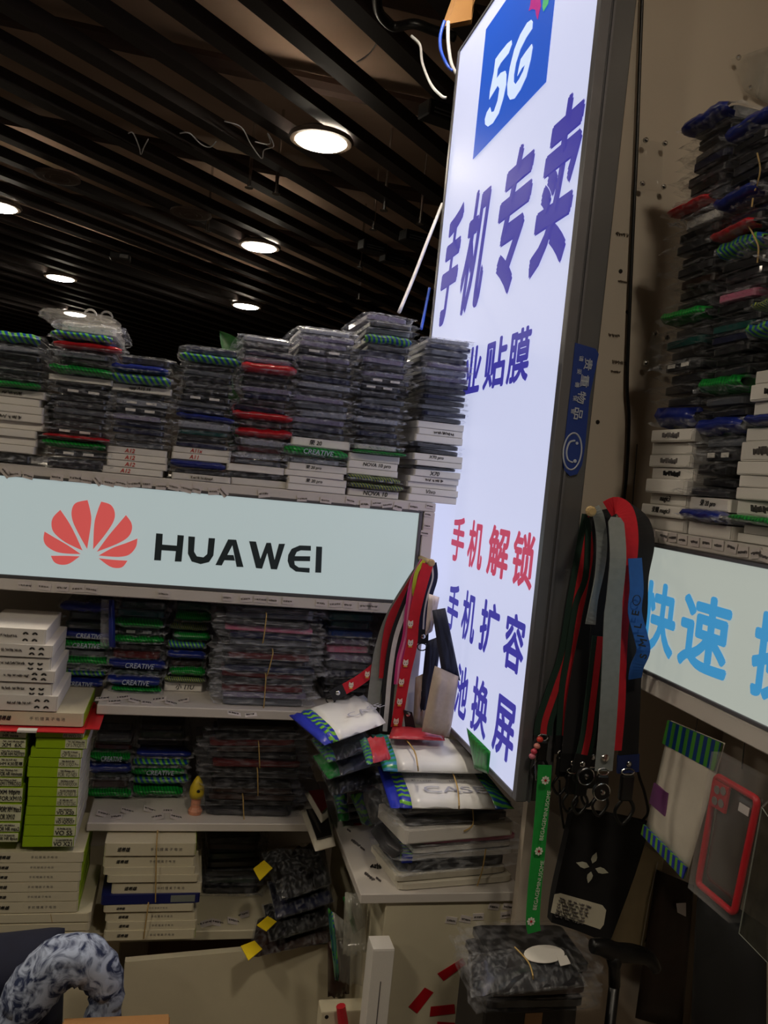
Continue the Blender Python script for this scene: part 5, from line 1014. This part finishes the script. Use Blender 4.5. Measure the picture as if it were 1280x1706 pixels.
upc('thin pale wire dangling under the slats, wavy', [(300, 222), (316, 222), (335, 240), (350, 245), (360, 236)], 2.698, .0025, WC)
upc('tangled pale wire end beside the largest downlight', [(374, 202), (402, 212), (418, 240), (436, 264), (440, 250), (456, 243), (446, 222), (450, 240), (425, 236)], 2.698, .0022, WC)
upc('short pale wire crossing a gap above the largest downlight', [(628, 72), (615, 90), (594, 104)], 2.75, .002, WC)
cl3 = thing('tape_clump', 'brown taped cable clump above the sign top', 'tape', onY(765, 20, 1.75))
qq = random.Random(9)
for k in range(4):
    P = [onY(x+qq.uniform(-6, 6), y+qq.uniform(-6, 6), 1.75) for x, y in ((745, 42), (790, 28), (795, -14), (762, -10))]
    obj('tape_strip', MB().prism([p-cl3.location+Vector((0, .008*k, 0)) for p in P], (0, .003, 0)), mat('brown tape', (150, 110, 66), .35), cl3)
def grille(x, y, label):
    t = thing('speaker_grille', label, 'speaker', onZ(x, y, 2.685)); d = mat('dusty grille', (84, 68, 58), .7)
    obj('rim', MB().lathe([(.085, .012), (.1, .012), (.102, .002), (.088, 0)], 28), d, t)
    obj('mesh', MB().lathe([(.086, .008), (.07, .003), (.03, .001)], 24), mat('dark grille', (40, 32, 28), .8), t)
    for r in (.03, .055): obj('ring', MB().tube([Vector((r*math.cos(a), r*math.sin(a), .001)) for a in [2*PI*k/24 for k in range(24)]], .002, 5, True), d, t)
grille(95, 297, 'round dusty ceiling speaker grille beside the edge downlight'); grille(318, 358, 'round ceiling speaker grille near the middle downlight')
sx = thing('ceiling_sensor', 'small dark camera box under the slats between two downlights', 'sensor', onZ(200, 434, 2.66)); obj('box', MB().box((-.06, -.05, 0), (.06, .05, .04), .005), M_BLACKPL, sx); obj('chrome_band', MB().box((.0, -.052, .008), (.05, -.05, .03)), M_METAL, sx)
for k, (x, y, l) in enumerate(((620, 420, 'black track spotlight box under the slats beside the white rod'), (655, 440, 'second black track spotlight box beside the white rod'), (690, 405, 'small black track box nearest the white rod'), (735, 205, 'black track box beside the upper edge of the sign'))):
    t = thing('track_light', l, 'track light', onZ(x, y, 2.645)); obj('box', MB().box((-.07, -.035, 0), (.07, .035, .05), .004), M_BLACKPL, t); t.rotation_euler.z = .3
    obj('vents', MB().box((-.05, -.037, .01), (.05, -.035, .014)).box((-.05, -.037, .022), (.05, -.035, .026)), M_DARKALU, t)
for k, (x, y) in enumerate(((460, 322), (415, 312), (640, 350), (622, 382), (700, 372), (600, 445), (598, 498), (345, 385))):
    t = thing('sprinkler_head', 'tiny metal sprinkler head under the slats', 'sprinkler', onZ(x, y, 2.665), group='sprinkler heads in the slatted ceiling')
    obj('stem', MB().lathe([(.008, 0), (.006, .36)], 8), M_METAL, t); obj('deflector', MB().lathe([(.018, -.004), (.018, 0), (.008, .002)], 12), M_METAL, t)
# clear empty cases stuck to the beige wall
for k, (pts, l) in enumerate((([(1066, 312), (1106, 318), (1108, 236), (1072, 230)], 'clear empty phone case taped beside the top of the right stack'), ([(1072, 608), (1098, 618), (1112, 560), (1090, 552)], 'clear empty case on the wall beside the black cable'), ([(1245, 150), (1300, 180), (1300, 70), (1222, 96)], 'clear empty phone case hung high on the beige wall'))):
    t, pr, P, nr, o0 = qbag('clear_case', l, 'phone case', [onY(x, y, 1.118) for x, y in pts], .01, [(0, 1, 'shell', film('clear case shell', (190, 186, 176), .22))], .001, 95+k, 'clear cases on the beige wall', .001)
    for u, v in ((.06, .94), (.94, .94), (.06, .06), (.94, .06)): obj('corner_bump', MB().lathe([(.004, 0), (.0035, -.003), (.001, -.0042)], 8, 'y', uvp(P, u, v, .003)), M_METAL, t)
# white tissue loops on the white-topped stack
zt_ = onY(130, 537, 1.42).z
tl_ = thing('white_bag', 'crumpled white plastic bag with loops on the white-topped stack', 'bag', (onY(130, 540, 1.42).x, 1.42, zt_))
obj('crumple', MB().add([(v.co.x*.1, v.co.y*.12, v.co.z*.018) for v in FILMS[3].vertices], [tuple(p.vertices) for p in FILMS[3].polygons]), film('white bag film', (225, 222, 218), .6), tl_)
for dx in (.018, .042): obj('loop', MB().tube([Vector((dx+.009*math.cos(a), -.008, .012+.009*math.sin(a))) for a in [PI*1.9*k/12 for k in range(13)]], .0016, 6), film('white bag film', (225, 222, 218), .6), tl_)

def xband(pts, label): band([onX(x, y, XB-.004) for x, y in pts], label, .0009)
xband([(1262, 255), (1267, 280), (1264, 300), (1258, 318)], 'tan rubber band round the dark bags at the very top right')
xband([(1255, 330), (1253, 345)], 'short tan rubber band below the topmost dark bags')
xband([(1246, 374), (1256, 392), (1264, 412), (1262, 438)], 'tan rubber band crossing the dark red bags')

t, pr, P, nr, o0 = qbag('plastic_sleeve', 'cream plastic sleeve with barcode hanging behind the black pouch', 'sleeve', [onY(x, y, 1.112) for x, y in ((1012, 1588), (1078, 1592), (1108, 1432), (1062, 1400))], .004, [(0, 1, 'sleeve', mat('cream film', (206, 194, 158), .35))], .002, 101, None, .0006)
obj('crease', MB().tube([onY(1068, 1580, 1.109)-o0, onY(1082, 1500, 1.108)-o0, onY(1096, 1436, 1.109)-o0], .0008, 5), M_CARD, t)
for k in range(6): obj('bar', MB().box((0, 0, 0), (.001, .0004, .01)), M_INK, t, loc=tuple(onY(1074+1.8*k, 1570-2*k, 1.108)-o0), rot=(0, .3, 0))
